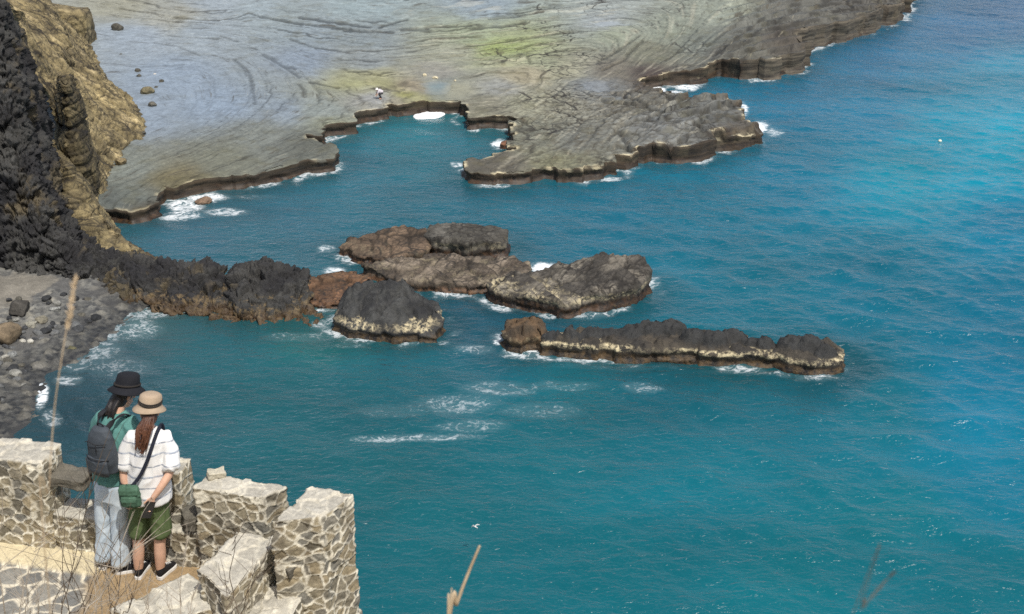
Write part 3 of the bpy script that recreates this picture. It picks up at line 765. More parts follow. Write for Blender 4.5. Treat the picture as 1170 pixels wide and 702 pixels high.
    m2 = nt.nodes.new('ShaderNodeMixShader'); nt.links.new(fac, m2.inputs[0]); nt.links.new(m1.outputs[0], m2.inputs[1]); nt.links.new(fo.outputs[0], m2.inputs[2])
    out = [n for n in nt.nodes if n.type == 'OUTPUT_MATERIAL'][0]; nt.links.new(m2.outputs[0], out.inputs[0])
    o = link('sea', me, m); tag(o, kind='structure')
build_sea()
# ================================================================== REEF ROCKS (things)
def top_at(px, py, z):
    return P(px, py, z)[:2]

def reef(name, label, poly, mat_, res=.09, top=(1.0, 1.0), tilt=(0, 0), domes=(), slabs=0.0, lumpy=0.0, colr=((96, 90, 80), (70, 66, 60)), edge=.5, seed=0, crust=1.0, rough=.25, tops=(), blocky=0.0, group=None, tdir=.6, cat='rock', parent_base=-1.0):
    """height-field rock with its own outline; tops = (px, py, z) control heights on it"""
    poly = resample(poly, .5, .22, seed + 1)
    mn, mx = poly.min(0) - 1.0, poly.max(0) + 1.0
    xs = np.arange(mn[0], mx[0], res); ys = np.arange(mn[1], mx[1], res)
    X, Y = np.meshgrid(xs, ys, indexing='ij'); x, y = X.ravel(), Y.ravel()
    OUT, NRM, LEN = block_outline(poly, res, rough * .45, (.35, 1.5), .05, seed + 1)
    sd = sdf(OUT[::2], x, y)
    keep = sd > .06
    vid = np.nonzero(keep)[0]; x, y, sd = x[vid], y[vid], sd[vid]
    ng = len(x); ns = len(OUT); ins = (.45, .25, .10, 0.0)
    for d_ in ins:
        x = np.concatenate([x, OUT[:, 0] - NRM[:, 0] * d_]); y = np.concatenate([y, OUT[:, 1] - NRM[:, 1] * d_]); sd = np.concatenate([sd, np.full(ns, d_)])
    p3 = np.column_stack([x, y, np.zeros(len(x))])
    if tops:
        tp = np.array([np.append(top_at(a, b, c), c) for a, b, c in tops])
        h = rbf(tp[:, :2], tp[:, 2], p3[:, :2], .15) if len(tp) > 3 else np.full(len(x), tp[:, 2].mean())
        h = np.clip(h, .15, max(t[2] for t in tops) * 1.15)
    else:
        h = np.full(len(x), top[0])
    e1 = sd
    jr = np.zeros(len(x))
    if blocky:
        c, sn = math.cos(tdir), math.sin(tdir)
        pr = np.column_stack([x * c + y * sn, -x * sn + y * c, np.zeros(len(x))]) + .12 * fbm(p3 * .8, 2, seed + 21)[:, None]
        rel, e, r = facets(pr * np.array([.38, .62, 1]), seed + 3, blocky * .9, .28)
        rel2, e2, r2 = facets(pr * np.array([1.0, 1.5, 1]), seed + 4, blocky * .38, .3)
        h = h + rel + rel2 - blocky * (.8 * (1 - smooth(0, .08, e)) + .35 * (1 - smooth(0, .09, e2)))
        jr = np.maximum(1 - smooth(0, .06, e), .7 * (1 - smooth(0, .08, e2)))
    if slabs:
        a = x * math.cos(tdir) + y * math.sin(tdir)
        pl = a * .40 + .14 * fbm(p3 * .35, 2, seed + 7) + seed * .13; fr = pl - np.floor(pl)
        pam = .5 + .8 * np.abs(perlin(np.column_stack([np.floor(pl) * 3.3, 0 * x, 0 * y]), seed + 8))
        h = h + slabs * pam * (np.where(fr < .92, fr / .92, (1 - fr) / .08) - .5)
        pl2 = pl * 3.3 + .2 * fbm(p3 * .5, 2, seed + 17); f2 = pl2 - np.floor(pl2); h = h + slabs * .22 * (np.where(f2 < .9, f2 / .9, (1 - f2) / .1) - .5)
        jr = np.maximum(jr, np.maximum(smooth(.88, .95, fr), .6 * smooth(.86, .95, f2)))
    t = smooth(-.15, edge, e1)
    z = h * (.74 + .26 * t)
    dome_w = np.zeros(len(x))
    for (a, b, R, zc, hz) in domes:     # rounded lava heads: px,py of the head's middle, radius, centre height, height
        c = top_at(a, b, zc + hz * .4)
        wx = R * .86 * (1 + .25 * perlin(p3 * .9 + a, seed + 8))
        d2 = ((x - c[0]) / wx) ** 2 + ((y - c[1]) / (wx * .8)) ** 2
        dz = zc + hz * np.sqrt(np.clip(1 - d2, 0, 1)) ** .8
        m = d2 < 1
        up = m & (dz > z) & (t > .35)
        z = np.where(up, dz, z); dome_w = np.where(up, 1.0, dome_w)
    if lumpy:
        P3 = np.column_stack([x, y, z])
        rel, e, r = facets(P3 * 1.1 + .25 * fbm(p3 * 1.2, 2, seed)[:, None], seed + 4, lumpy * 1.6, .55)
        rel2, e2, r2 = facets(P3 * 2.7, seed + 5, lumpy * .8, .5)
        z = z + t * (rel + rel2 - lumpy * .6 * (1 - smooth(0, .15, e)))
    z = z + t * (.025 * fbm(p3 * 1.5, 3, seed + 6) + .015 * fbm(p3 * 5, 3, seed + 9))
    z = np.maximum(z, .12); z[ng:] += .006
    rows = face_rows(OUT, z[-ns:], NRM, LEN, 12, -.9, seed + 5, .15, .10, .18)
    full = -np.ones(len(xs) * len(ys), np.int64); full[vid] = np.arange(ng)
    F = full[grid_faces(len(xs), len(ys))]; F = F[(F >= 0).all(1)]
    F = np.concatenate([F, strip_faces(ns, len(ins) + len(rows), ng)])
    V = np.concatenate([np.column_stack([x, y, z])] + rows)
    n3 = V * np.array([1, 1, 1.4]); ex = lambda v_: np.concatenate([v_, np.zeros(ns * len(rows))])
    jr = ex(jr); dome_w = ex(dome_w); keep = slice(None)
    k = smooth(-.3, .4, fbm(n3[keep] * .7, 4, seed + 14))[:, None]
    rgb = lin(colr[0]) * k + lin(colr[1]) * (1 - k)
    rgb = rgb * (1 - .75 * jr[keep])[:, None]
    dw = dome_w[keep][:, None]
    rgb = rgb * (1 - dw) + lin((46, 47, 47)) * dw
    org = np.array([poly[:, 0].mean(), poly[:, 1].mean(), 0.0])
    me = np_mesh(name, V - org, F)
    set_col(me, rgb); set_f(me, 'wet', np.zeros(len(V))); set_f(me, 'crust', crust * (.25 + .9 * smooth(-.25, .25, fbm(n3[keep] * .55, 2, seed + 19)))); set_f(me, 'flat', np.zeros(len(V)))
    o = link(name, me, mat_, loc=org)
    tag(o, label, cat, group)
    return o

M_reef = sea_rock_mat('reef_stone', .42, .75, (.6, 1.1), .75, 1.1, 5.0, .40, .8, .08, nz=.35, lowb=.2, joints=((.5, (1, 1.5, .7), .05, .85), (1.3, (1, 1.7, .8), .08, .6)))
M_reef_low = sea_rock_mat('low_reef_stone', .15, .45, (.5, .9), .35, 1.1, 5.0, .40, .8, .08, nz=.3, lowb=.2, joints=((.5, (1, 1.6, .7), .05, .8), (1.4, (1, 1.8, .8), .08, .55)), brown=(92, 66, 44))
M_lava = sea_rock_mat('lava_stone', .30, .55, (.50, .86), 1.0, 1.1, 5.0, .35, 1.0, .12, nz=.22, lowb=.35, brown=(78, 62, 40))
M_lump = sea_rock_mat('lava_lump_stone', .25, .5, (.5, .95), .9, 1.1, 5.0, .35, 1.0, .12, nz=.3, brown=(78, 62, 40))

GR = 'reef rocks standing in the cove'
reef('reef_rock', 'low brown slab of reef rock farthest out to the left in the cove', REEF['slab_far_left'], M_reef_low, slabs=.34, edge=.15, colr=((104, 88, 72), (78, 66, 54)), seed=10, crust=.3, blocky=.12, tdir=1.2,
     tops=[(400,283,.7),(440,270,1.1),(484,266,1.2),(480,292,.8),(430,296,.5),(400,292,.35)], group=GR)
reef('reef_rock', 'flat dark topped reef slab at the back right of the cluster with undercut front', REEF['slab_far_right'], M_reef, slabs=.26, edge=.12, blocky=.12, colr=((90, 88, 82), (68, 66, 60)), seed=20, crust=.7, tdir=1.4,
     tops=[(492,266,1.3),(530,262,1.4),(570,266,1.3),(575,276,1.1),(540,284,1.3),(505,280,1.3)], group=GR)
reef('reef_rock', 'long grey brown reef rock across the middle of the cluster', REEF['reef_middle'], M_reef_low, slabs=.40, edge=.15, colr=((116, 106, 93), (74, 66, 57)), seed=30, crust=.5, blocky=.15, tdir=.7,
     tops=[(420,306,.8),(450,302,.8),(500,295,.9),(545,295,1.0),(595,297,.9),(600,314,.7),(560,320,.7),(500,320,.7),(450,314,.6)], group=GR)
reef('reef_rock', 'big tilted reef rock with cream crusted front at the right of the cluster', REEF['reef_right'], M_reef, slabs=.62, colr=((110, 105, 95), (66, 63, 58)), seed=40, crust=1.0, blocky=.16, tdir=.55, edge=.15,
     tops=[(556,324,1.0),(600,316,1.1),(640,314,1.2),(670,302,1.7),(705,296,2.0),(730,306,1.8),(740,318,1.2),(700,325,1.5),(650,335,1.1),(600,335,1.0),(570,335,.9)], group=GR)
reef('reef_rock', 'low reddish brown wet rock awash between the dark ridge and the reef cluster', REEF['reef_brown'], M_reef_low, colr=((112, 84, 62), (88, 66, 48)), seed=50, crust=.2, blocky=.25,
     tops=[(350,318,.6),(390,314,.6),(425,318,.6),(400,332,.5),(360,340,.4)], group=GR)
reef('reef_rock', 'dark hump of reef rock with pale crust line in front of the cluster', REEF['reef_lump'], M_lump, lumpy=.26, colr=((60, 61, 60), (40, 41, 42)), seed=60, crust=1.0, edge=.6,
     tops=[(388,354,1.0),(405,336,1.7),(430,323,2.2),(450,322,2.3),(475,334,1.7),(500,356,1.0),(480,372,.8),(440,365,1.1),(400,362,1.0)], group=GR)
reef('reef_rock', 'small brown rock ringed by white water at the left end of the long dark reef', REEF['reef_small'], M_lava, lumpy=.30, colr=((92, 74, 54), (62, 54, 44)), seed=70, crust=.6,
     tops=[(580,378,1.0),(598,374,1.3),(618,382,1.0),(600,388,.9)], group=GR)
reef('reef_rock', 'long dark reef with a cream crust band and rounded black heads along its top', REEF['reef_long'], M_lava, lumpy=.20, colr=((66, 61, 53), (46, 44, 41)), seed=80, crust=1.15, edge=.4,
     tops=[(622,390,.9),(680,392,.95),(740,394,.95),(800,396,.95),(884,402,.9),(860,408,.9),(700,400,.9),(640,396,.9)],
     domes=[(632,385,.75,.6,.6),(655,384,.7,.7,.7),(675,381,.8,.7,.7),(697,382,.7,.7,.6),(722,380,1.0,.7,.8),(747,377,1.05,.7,.9),(769,376,1.0,.7,.95),(792,386,.9,.75,.85),(815,388,.95,.75,.9),(838,386,.8,.6,.9),(858,392,.8,.6,.6),(873,393,.6,.7,.7)], group=GR)
reef('reef_rock', 'separate rounded block at the right tip of the long dark reef', REEF['reef_end'], M_lava, lumpy=.22, colr=((64, 60, 53), (46, 44, 41)), seed=90, crust=.9, edge=.4,
     tops=[(888,405,.9),(920,405,1.0),(950,406,.9),(930,412,.9)], domes=[(905,395,1.0,.65,.95),(922,395,1.2,.65,1.0),(943,402,.8,.7,.8)], group=GR)

# small rocks by the water
M_boulder = sea_rock_mat('boulder_stone', -5, -4.5, None, 0, 1.4, 7.0, .35, .9, .06)
def boulder_mesh(seed, col, squash=(1, .85, .7), angular=.5, sub=4):
    bm = bmesh.new(); bmesh.ops.create_icosphere(bm, subdivisions=sub, radius=1.0)
    V = np.array([v.co[:] for v in bm.verts]); F = np.array([[v.index for v in f.verts] for f in bm.faces]); bm.free()
    r = np.random.default_rng(seed)
    for k in range(9):      # flat broken facets
        n = r.normal(size=3); n /= np.linalg.norm(n); d = r.uniform(.55, .85) if angular > 0 else 2
        s = V @ n; over = s > d
        V[over] -= np.outer((s[over] - d) * angular * 1.6, n)
    V = V * (1 + .12 * fbm(V * 1.7, 4, seed))[:, None] * np.array(squash)
    V[:, 2] -= V[:, 2].min() * .7
    me = np_mesh('boulder', V, F)
    k = smooth(-.4, .4, fbm(V * 2, 3, seed + 3))[:, None]
    set_col(me, lin(col) * (.8 + .4 * k)); set_f(me, 'wet', np.zeros(len(V))); set_f(me, 'crust', np.zeros(len(V))); set_f(me, 'flat', np.zeros(len(V)))
    return me

def boulder(px, py, wpx, col, label, seed, z=1.9, squash=(1, .85, .7), angular=.5, group=None, me=None, rz=None, cat='boulder', name='boulder'):
    p = P(px, py, z)
    dist = math.sqrt(p[0] ** 2 + p[1] ** 2 + (CAMZ - z) ** 2)
    r = wpx / FPX * dist / 2
    new = me is None
    if new: me = boulder_mesh(seed, col, squash, angular)
    o = link(name, me, M_boulder if new else None)
    o.location = (p[0], p[1], z - .15 * r); o.scale = (r, r, r); o.rotation_euler = (0, 0, seed * 1.7 if rz is None else rz)
    tag(o, label, cat, group)
    return o, me
GB = 'boulders lying on the wet rock shelf'
dk, tn = (74, 72, 64), (116, 104, 78)
for (a, b, w, c, lab, zz) in [
 (134,34,14,dk,'dark grey boulder lying alone near the top block of the yellow cliff',2.5),
 (97,41,10,dk,'dark round boulder tucked under the overhanging yellow block',2.5),
 (157,83,9,dk,'dark flat boulder, upper of a touching pair on the shelf',2.1),
 (159,88,7,dk,'dark small boulder, lower of a touching pair on the shelf',2.1),
 (149,78,4,dk,'tiny dark stone left of the touching pair of boulders',2.1),
 (177,86,4,(210,205,195),'tiny white stone on the blue grey shelf',2.1),
 (184.5,94,6,dk,'small dark stone just below the tiny white stone',2.1),
 (169,107,16,(104,98,76),'largest brown grey boulder on the blue grey shelf',2.0),
 (178.5,101,5,dk,'small dark stone touching the upper right of the largest shelf boulder',2.0),
 (174,121,10,(92,90,82),'medium grey boulder just below the largest shelf boulder',2.0),
 (138,63,4,dk,'tiny dark stone alone high on the shelf near the cliff',2.3),
 (164,153,6,dk,'small dark stone alone halfway down the shelf',1.9),
 (134,170,6,tn,'small tan stone left of the flat dark stone by the cliff foot',1.8),
 (141,166,7,dk,'flat dark stone above the tan boulder by the cliff foot',1.8),
 (138,187,14,tn,'tan angular boulder at the cliff foot, biggest of its cluster',1.8),
 (123,187,8,(110,108,96),'grey tan boulder closest to the yellow cliff foot',1.8)]:
    boulder(a, b, w, c, lab, int(a * 3 + b), float(lowz(zz)), group=GB)
boulder(233,231,20,(110,92,76),'brown rounded rock in the white water below the little cascade',501,0.0,(1,.8,.45),.3,cat='rock')
boulder(150,291,24,(150,147,136),'pale rounded rock at the foot of the yellow toe by the dark ridge',502,0.1,(1,.8,.32),.5,cat='rock')
boulder(578,170,17,(112,80,60),'reddish rock in the small inlet beside the headland',503,0.0,(.8,1,.75),.4,cat='rock')
for k, (a, b, w) in enumerate([(485,87,6),(497,90,7),(520,93,4)]):
    boulder(a, b, w, (205,195,165), ['pale stone left of the tide pool rim','pale stone on the rim of the blue tide pool, middle of three','pale stone right of the blue tide pool'][k], 520 + k, 1.15)
# ================================================================== CLIFFS
def catmull(C, n, axis):
    C = np.moveaxis(np.asarray(C, float), axis, 0); m = len(C)
    t = np.linspace(0, m - 1, n); i = np.minimum(t.astype(int), m - 2); f = (t - i)[:, None, None]
    g = lambda k: C[np.clip(k, 0, m - 1)]
    a, b, c, d = g(i - 1), g(i), g(i + 1), g(i + 2)
    out = .5 * (2 * b + (c - a) * f + (2 * a - 5 * b + 4 * c - d) * f ** 2 + (3 * b - a - 3 * c + d) * f ** 3)
    return np.moveaxis(out, 0, axis)

def loft(cols, nu, nv):
    C = np.array(cols)                       # cols x rows x 3
    S = catmull(catmull(C, nu, 0), nv, 1)
    return S.reshape(-1, 3), grid_faces(nu, nv)

def q(px, py, Y): return Q(px, py, Y)
def cliff_obj(name, V, F, rgb, mat_, kind='structure', label=None, cat=None, crust=0.0, wet=0.0):
    me = np_mesh(name, V, F)
    set_col(me, rgb); set_f(me, 'wet', np.full(len(V), wet)); set_f(me, 'crust', np.full(len(V), crust)); set_f(me, 'flat', np.zeros(len(V)))
    o = link(name, me, mat_); tag(o, label, cat, None, kind)
    return o

M_yel = sea_rock_mat('sandstone', .2, .8, None, 0, .9, 3.5, .40, 1.0, .2, joints=((.16, (.5, 1.6, .9), .022, .85), (.45, (.6, 1.8, 1.4), .05, .7), (1.1, (.6, 1.6, 2.0), .08, .45)), nz=.4, rough=.92)
def yellow(name, cols, nu, nv, tiltv, seed, amp=1.0, kind='structure', label=None, cat=None, dark=0.0):
    V, F = loft(cols, nu, nv)
    N = vnormals(V, F)
    if (N[:, 2].mean() < 0): F = F[:, ::-1]; N = -N
    s = V @ np.array(tiltv)
    s = s + .35 * fbm(V * .25, 3, seed)
    d = np.zeros(len(V)); crack = np.zeros(len(V))
    for fq, am in ((.42, .42), (1.2, .26), (3.0, .10)):
        ph = s * fq; fr = ph - np.floor(ph)
        lay = _hash(np.floor(ph).astype(np.int64), np.zeros(len(V), np.int64), np.zeros(len(V), np.int64), seed + int(fq * 10)) / 4294967295.0
        d += am * ((lay - .5) * .8 - .8 * (1 - smooth(0, .10, np.minimum(fr, 1 - fr))))
        crack = np.maximum(crack, (1 - smooth(0, .08, np.minimum(fr, 1 - fr))) * smooth(-.1, .3, perlin(V * .4, seed + int(fq * 7))))
    rel, e, r = facets(V * .30 + .1 * fbm(V * .4, 2, seed + 2)[:, None], seed + 3, .28, .7)
    rel2, e2, r2 = facets(V * .8, seed + 13, .20, .7)
    rel3, e3, r3 = facets(V * 2.1, seed + 23, .10, .8)
    d += rel + rel2 + rel3 - .25 * (1 - smooth(0, .06, e))
    crack = np.maximum(crack, .9 * (1 - smooth(0, .05, e))); crack = np.maximum(crack, .6 * (1 - smooth(0, .07, e2)))
    d += .15 * fbm(V * .5, 4, seed + 4) + .06 * fbm(V * 2.2, 3, seed + 5)
    V = V + N * (d * amp)[:, None]
    k = smooth(-.5, .5, fbm(V * .35, 4, seed + 6))[:, None]
    rgb = lin((140, 127, 93)) * k + lin((104, 94, 68)) * (1 - k)
    k2 = smooth(.1, .5, fbm(V * .6, 4, seed + 8))[:, None] * .6
    rgb = rgb * (1 - k2) + lin((92, 84, 66)) * k2
    k3 = smooth(.25, .6, fbm(V * .8, 3, seed + 9))[:, None] * .5
    rgb = rgb * (1 - k3) + lin((180, 164, 126)) * k3
    ph = s * 1.2; bl = _hash(np.floor(ph).astype(np.int64), np.zeros(len(V), np.int64), np.zeros(len(V), np.int64), seed + 77) / 4294967295.0
    ph3 = s * 3.0; bl3 = _hash(np.floor(ph3).astype(np.int64), np.zeros(len(V), np.int64), np.zeros(len(V), np.int64), seed + 78) / 4294967295.0
    rgb = rgb * (.66 + .44 * bl + .32 * bl3)[:, None]
    rgb = rgb * (1 - .68 * crack)[:, None] * (1 - dark)
    return cliff_obj(name, V, F, rgb, M_yel, kind, label, cat)

def slope_col(bx, by, ups, z=1.9):
    """foot where the slope meets the platform, then (px, py, how much farther back) going up"""
    f = P(bx, by, z); rows = [q(a, c, f[1] + d) for a, c, d in ups]
    v = f - rows[0]
    return [f + v * (1.5 / max(v[2] * -1, .5)), f] + rows
yellow('sandstone_cliff', [
 slope_col(98,42, [(86,28,1),(60,5,3),(10,-45,7),(-130,-160,12)], 2.4),
 slope_col(108,72, [(90,48,1),(62,18,3),(25,-30,7),(-130,-130,12)], 2.2),
 slope_col(134,104, [(108,76,1),(76,40,3),(40,-8,6),(-120,-110,11)], 2.0),
 slope_col(157,128, [(126,100,1),(88,66,3),(48,18,6),(-120,-80,11)], 2.0),
 slope_col(148,143, [(116,118,1),(86,86,2.5),(56,44,5),(-90,-60,10)], 1.9),
 slope_col(126,172, [(104,142,1),(84,108,2.5),(60,64,5),(-70,-40,10)], 1.8),
 slope_col(114,205, [(98,180,1),(80,140,2.5),(60,90,5),(20,10,10)], 1.6),
 slope_col(104,245, [(90,215,1),(76,170,2.5),(52,110,5),(15,30,10)], 1.2)], 280, 200, (.30, 1.0, .25), 3, .8)
# the flat-topped block that juts out at the far end
yellow('sandstone_block', [
 [q(112,62,136.0),q(112,50,136.5),q(104,13,136.5),q(92,9,139),q(60,5,146)],
 [q(98,66,133.5),q(98,54,133.5),q(96,15,133.5),q(84,8,138),q(58,4,146)],
 [q(70,62,132),q(70,50,132),q(66,14,132),q(64,7,138),q(50,3,146)],
 [q(45,60,134),q(45,45,134),q(40,12,134),q(44,6,140),q(40,3,146)]], 90, 90, (-.1, .05, .99), 31, .22, 'thing', 'square yellow sandstone block jutting from the top of the far cliff', 'rock')
# dark-faced stack with horizontal beds
yellow('sandstone_stack', [
 [q(60,262,92),q(62,200,92),q(62,120,92),q(66,95,92),q(66,88,94)],
 [q(86,262,87.5),q(74,195,87.2),q(70,120,87),q(70,94,87.2),q(72,86,90)],
 [q(108,256,87),q(98,195,87),q(86,120,87.2),q(82,96,87.5),q(80,86,90)],
 [q(116,250,90),q(110,190,90.3),q(97,125,90.5),q(86,100,91),q(78,87,92)],
 [q(108,240,95),q(100,190,95.5),q(88,125,96),q(80,96,96),q(74,88,95)]], 120, 190, (-.05, .1, .99), 47, .55, 'thing', 'dark faced sandstone stack of level beds leaning on the yellow cliff', 'rock', .58)
# lower pale buttress and toe running out to the water
yellow('sandstone_toe', [
 [q(30,290,86),q(40,240,86),q(50,190,87),q(56,165,88),q(58,150,90)],
 [q(70,300,80),q(66,250,82),q(72,205,83.5),q(74,186,84.5),q(66,170,88)],
 [q(112,310,78),q(104,270,80),q(96,222,83),q(86,192,84.5),q(70,172,88)],
 [q(150,312,77.5),q(134,286,78.8),q(116,254,81.5),q(103,222,84),q(88,190,88)],
 [q(186,306,77.2),q(168,292,78),q(148,279,79.3),q(124,256,81.8),q(108,224,86)],
 [q(186,298,80),q(168,287,80.5),q(148,274,82),q(128,252,84.5),q(108,224,88)]], 130, 130, (-.25, .12, .95), 59, .45, dark=.12)

M_dark = sea_rock_mat('lava_cliff', .15, .55, (.15, .75), .9, .8, 4.0, .35, 1.0, .16, nz=.35, rough=.9, crust_col=(140, 120, 84), brown=(84, 68, 45), black=(62, 48, 34))
def lava(name, cols, nu, nv, seed, amp=1.0, label=None, cat=None, kind='structure', crust=0.0, tint=1.0, fs=1.0):
    V, F = loft(cols, nu, nv)
    N = vnormals(V, F)
    if (N[:, 2].mean() < 0): F = F[:, ::-1]; N = -N
    W_ = V + .4 * np.column_stack([fbm(V * .5, 2, seed + k) for k in range(3)])
    W_ = W_ * np.array([1, 1, .75])
    rel, e, r = facets(W_ * .5 * fs, seed, 1.0 / fs, 1.0); rel2, e2, r2 = facets(W_ * 1.15 * fs, seed + 1, .6 / fs, 1.1); rel3, e3, r3 = facets(W_ * 2.6 * fs, seed + 2, .34 / fs, 1.1)
    d = rel + rel2 + rel3 - .35 * (1 - smooth(0, .12, e)) - .22 * (1 - smooth(0, .12, e2)) + .3 * fbm(V * .22, 3, seed + 5) + .08 * fbm(V * 2.5, 3, seed + 6)
    V = V + N * (d * amp)[:, None]
    k = smooth(-.4, .5, fbm(V * .4, 4, seed + 6))[:, None]
    rgb = lin((64, 64, 62)) * k + lin((38, 38, 40)) * (1 - k)
    k2 = smooth(.2, .5, fbm(V * .35, 4, seed + 8))[:, None] * .7
    rgb = rgb * (1 - k2) + lin((98, 88, 66)) * k2
    return cliff_obj(name, V, F, rgb * tint, M_dark, kind, label, cat, crust)

def between(b, c, back, bulge=.5):
    b, c = np.asarray(b), np.asarray(c)
    rows = [b + np.array([0, -.4, -1.2])]
    for t in (0, .35, .7, 1.0):
        rows.append(b + (c - b) * t + np.array([0, -bulge, bulge * .6]) * 4 * t * (1 - t))
    rows.append(c + np.array([-.3, back * .5, -.9]))
    rows.append(c + np.array([-.6, back, -4.0 if c[2] > 6 else -c[2] - .8]))
    return rows
def zb(px, py, z): return P(px, py, z)
lava('lava_cliff', [
 between(zb(-170,300,1), q(-190,-190,86), 5, 1), between(zb(-60,304,1), q(-75,-130,85), 5, 1), between(zb(0,312,.8), q(-45,-60,84), 5, .6), between(zb(28,318,.7), q(-4,0,83), 5, .5),
 between(zb(52,322,.6), q(24,82,82), 5, .5), between(zb(76,326,.5), q(42,160,81), 5, .5), between(zb(100,331,.4), q(62,232,79.5), 4.5, .4),
 between(zb(124,338,.3), q(93,274,78.5), 4, .3), between(zb(145,344,.2), q(124,290,77.5), 3, .3), between(zb(158,347,.1), q(150,299,77), 2.5, .2)], 340, 320, 5, .8, fs=1.7, tint=.85)
lava('lava_ridge', [
 between(zb(118,338,.2), q(112,292,77.0), 3, .3), between(zb(142,346,0), q(138,290,76.8), 3, .3), between(zb(168,351,0), q(165,293,76.3), 3, .3), between(zb(200,357,0), q(196,299,75.6), 3, .3),
 between(zb(226,360,0), q(222,302,75), 3, .3), between(zb(244,362,0), q(240,304,74.8), 3, .3), between(zb(256,364,0), q(257,314,74.6), 2.4, .2), between(zb(272,366,0), q(270,306,74.6), 2.6, .3),
 between(zb(296,369,0), q(298,300,74.6), 3, .3), between(zb(325,371,0), q(325,303,74.6), 3, .3), between(zb(350,371,0), q(346,312,74.4), 2.6, .3), between(zb(364,368,0), q(357,332,74.0), 2, .2), between(zb(372,362,0), q(368,358,74.4), 1, .0)],
 320, 170, 15, .55, 'jagged black lava ridge with a brown crusted foot running out from the dark cliff', 'rock ridge', 'thing', .6, .8, 1.25)

# ------------------------------------------------------------------ beach
def build_beach():
    res = .12
    xs = np.arange(-46, -14, res); ys = np.arange(44, 90, res)
    X, Y = np.meshgrid(xs, ys, indexing='ij'); x, y = X.ravel(), Y.ravel()
    px, py = proj(x, np.maximum(y, 10), .5)
    sd = sdf(SHORE, x, y)
    keep = (sd > -4) & (px > -260)
    p3 = np.column_stack([x, y, np.zeros(len(x))])
    z = np.where(sd > 0, 2.4 * (1 - np.exp(-np.maximum(sd, 0) / 9)), .22 * sd)
    sand = smooth(-.15, .2, (sd - 5.2) / 6 + .5 * fbm(p3 * .22, 3, 1)) * smooth(398, 345, py)
    f1, e, r = voronoi(p3 * 4.2, 3); f2, eb, rb = voronoi(p3 * 1.9, 4)
    st = (1 - sand) * smooth(-.4, .1, fbm(p3 * .35, 3, 7) + .15)
    z = z + .05 * fbm(p3 * .5, 3, 2) + st * (.10 * np.minimum(e, .3) / .3 * (.4 + r) + .18 * (np.minimum(eb, .25) / .25) * (rb > .6) * rb)
    k = r[:, None]
    stone = lin((66, 68, 70)) * (1 - k) + lin((126, 126, 120)) * k
    stone = np.where((rb > .82)[:, None], lin((150, 148, 138)) * (.6 + .5 * k), stone)
    wetz = 1 - smooth(.5, 4.0, sd + 1.2 * fbm(p3 * .4, 3, 9))
    stone = stone * (1 - .55 * wetz)[:, None]
    sandc = lin((126, 122, 112)) * (1 + .25 * fbm(p3 * .5, 4, 11))[:, None]
    m = np.clip(1 - st, 0, 1)[:, None]
    rgb = stone * (1 - m) + np.where((sand > .5)[:, None], sandc, lin((92, 92, 90)) * (1 - .55 * wetz)[:, None]) * m
    full = -np.ones(len(x), np.int64); full[keep] = np.arange(keep.sum())
    F = full[grid_faces(len(xs), len(ys))]; F = F[(F >= 0).all(1)]
    V = np.column_stack([x, y, z])[keep]
    me = np_mesh('beach', V, F); set_col(me, rgb[keep] * .8); set_f(me, 'wet', wetz[keep] * .6); set_f(me, 'crust', np.zeros(len(V))); set_f(me, 'flat', np.zeros(len(V)))
    tag(link('beach', me, sea_rock_mat('beach_shingle', -5, -4.5, None, 0, 2.0, 11.0, .3, .7, .04)), 'grey sand and shingle beach below the dark cliff', None, None, 'structure')
build_beach()
def beach_z(px, py):
    p = P(px, py, .8); s = float(sdf(SHORE, p[:1], p[1:2])[0])
    return 2.4 * (1 - math.exp(-max(s, 0) / 9))
GS = 'loose stones strewn over the shingle beach'
for (a, b, w, c, lab, sq, an) in [
 (25,358,26,(64,62,58),'square dark boulder standing on the grey sand of the beach',(1,.8,.95),.62),
 (9,388,34,(104,92,74),'large brown rounded boulder at the left edge of the beach',(1,.9,.8),.35),
 (47,368,15,(116,112,98),'pale tan boulder right of the square dark boulder',(1,.9,.7),.45),
 (36,372,16,(140,138,126),'light grey flat stone below the square dark boulder',(1,.8,.5),.5),
 (63,356,12,(132,134,130),'light grey boulder on the sand beside the shingle',(1,.9,.7),.5),
 (109,367,15,(36,38,40),'black wet boulder at the edge of the foam',(1,.9,.7),.4),
 (98,344,14,(40,40,42),'flat black stone on the pale sand below the ridge',(1.2,.6,.35),.5),
 (98,380,9,(40,42,44),'small black wet stone below the black boulder in the foam',(1,.9,.6),.4),
 (80,402,16,(86,84,62),'olive brown rock at the waterline of the beach',(1,.9,.6),.35),
 (14,408,14,(120,122,120),'grey oval stone below the large brown boulder',(1,.8,.6),.3),
 (26,391,7,(176,174,164),'small white stone, left of a pair on the shingle',(1,.9,.8),.2),
 (35,392,8,(180,178,168),'small white stone, right of a pair on the shingle',(1,.9,.8),.2),
 (5,410,12,(150,148,138),'pale stone at the photo edge below the brown boulder',(1,.8,.5),.3),
 (56,346,8,(70,70,66),'small dark stone on the open sand',(1,.8,.5),.5)]:
    boulder(a, b, w, c, lab, int(a * 5 + b), beach_z(a, b), sq, an, group=GS)
protos = [boulder_mesh(700 + k, c, (1, .85, .65), an, 3) for k, (c, an) in enumerate([((96,98,98),.4),((58,60,62),.45),((128,128,122),.3),((82,80,72),.5),((44,46,48),.4)])]
for me in protos: me.materials.append(M_boulder)
rr = np.random.default_rng(21); n = 0
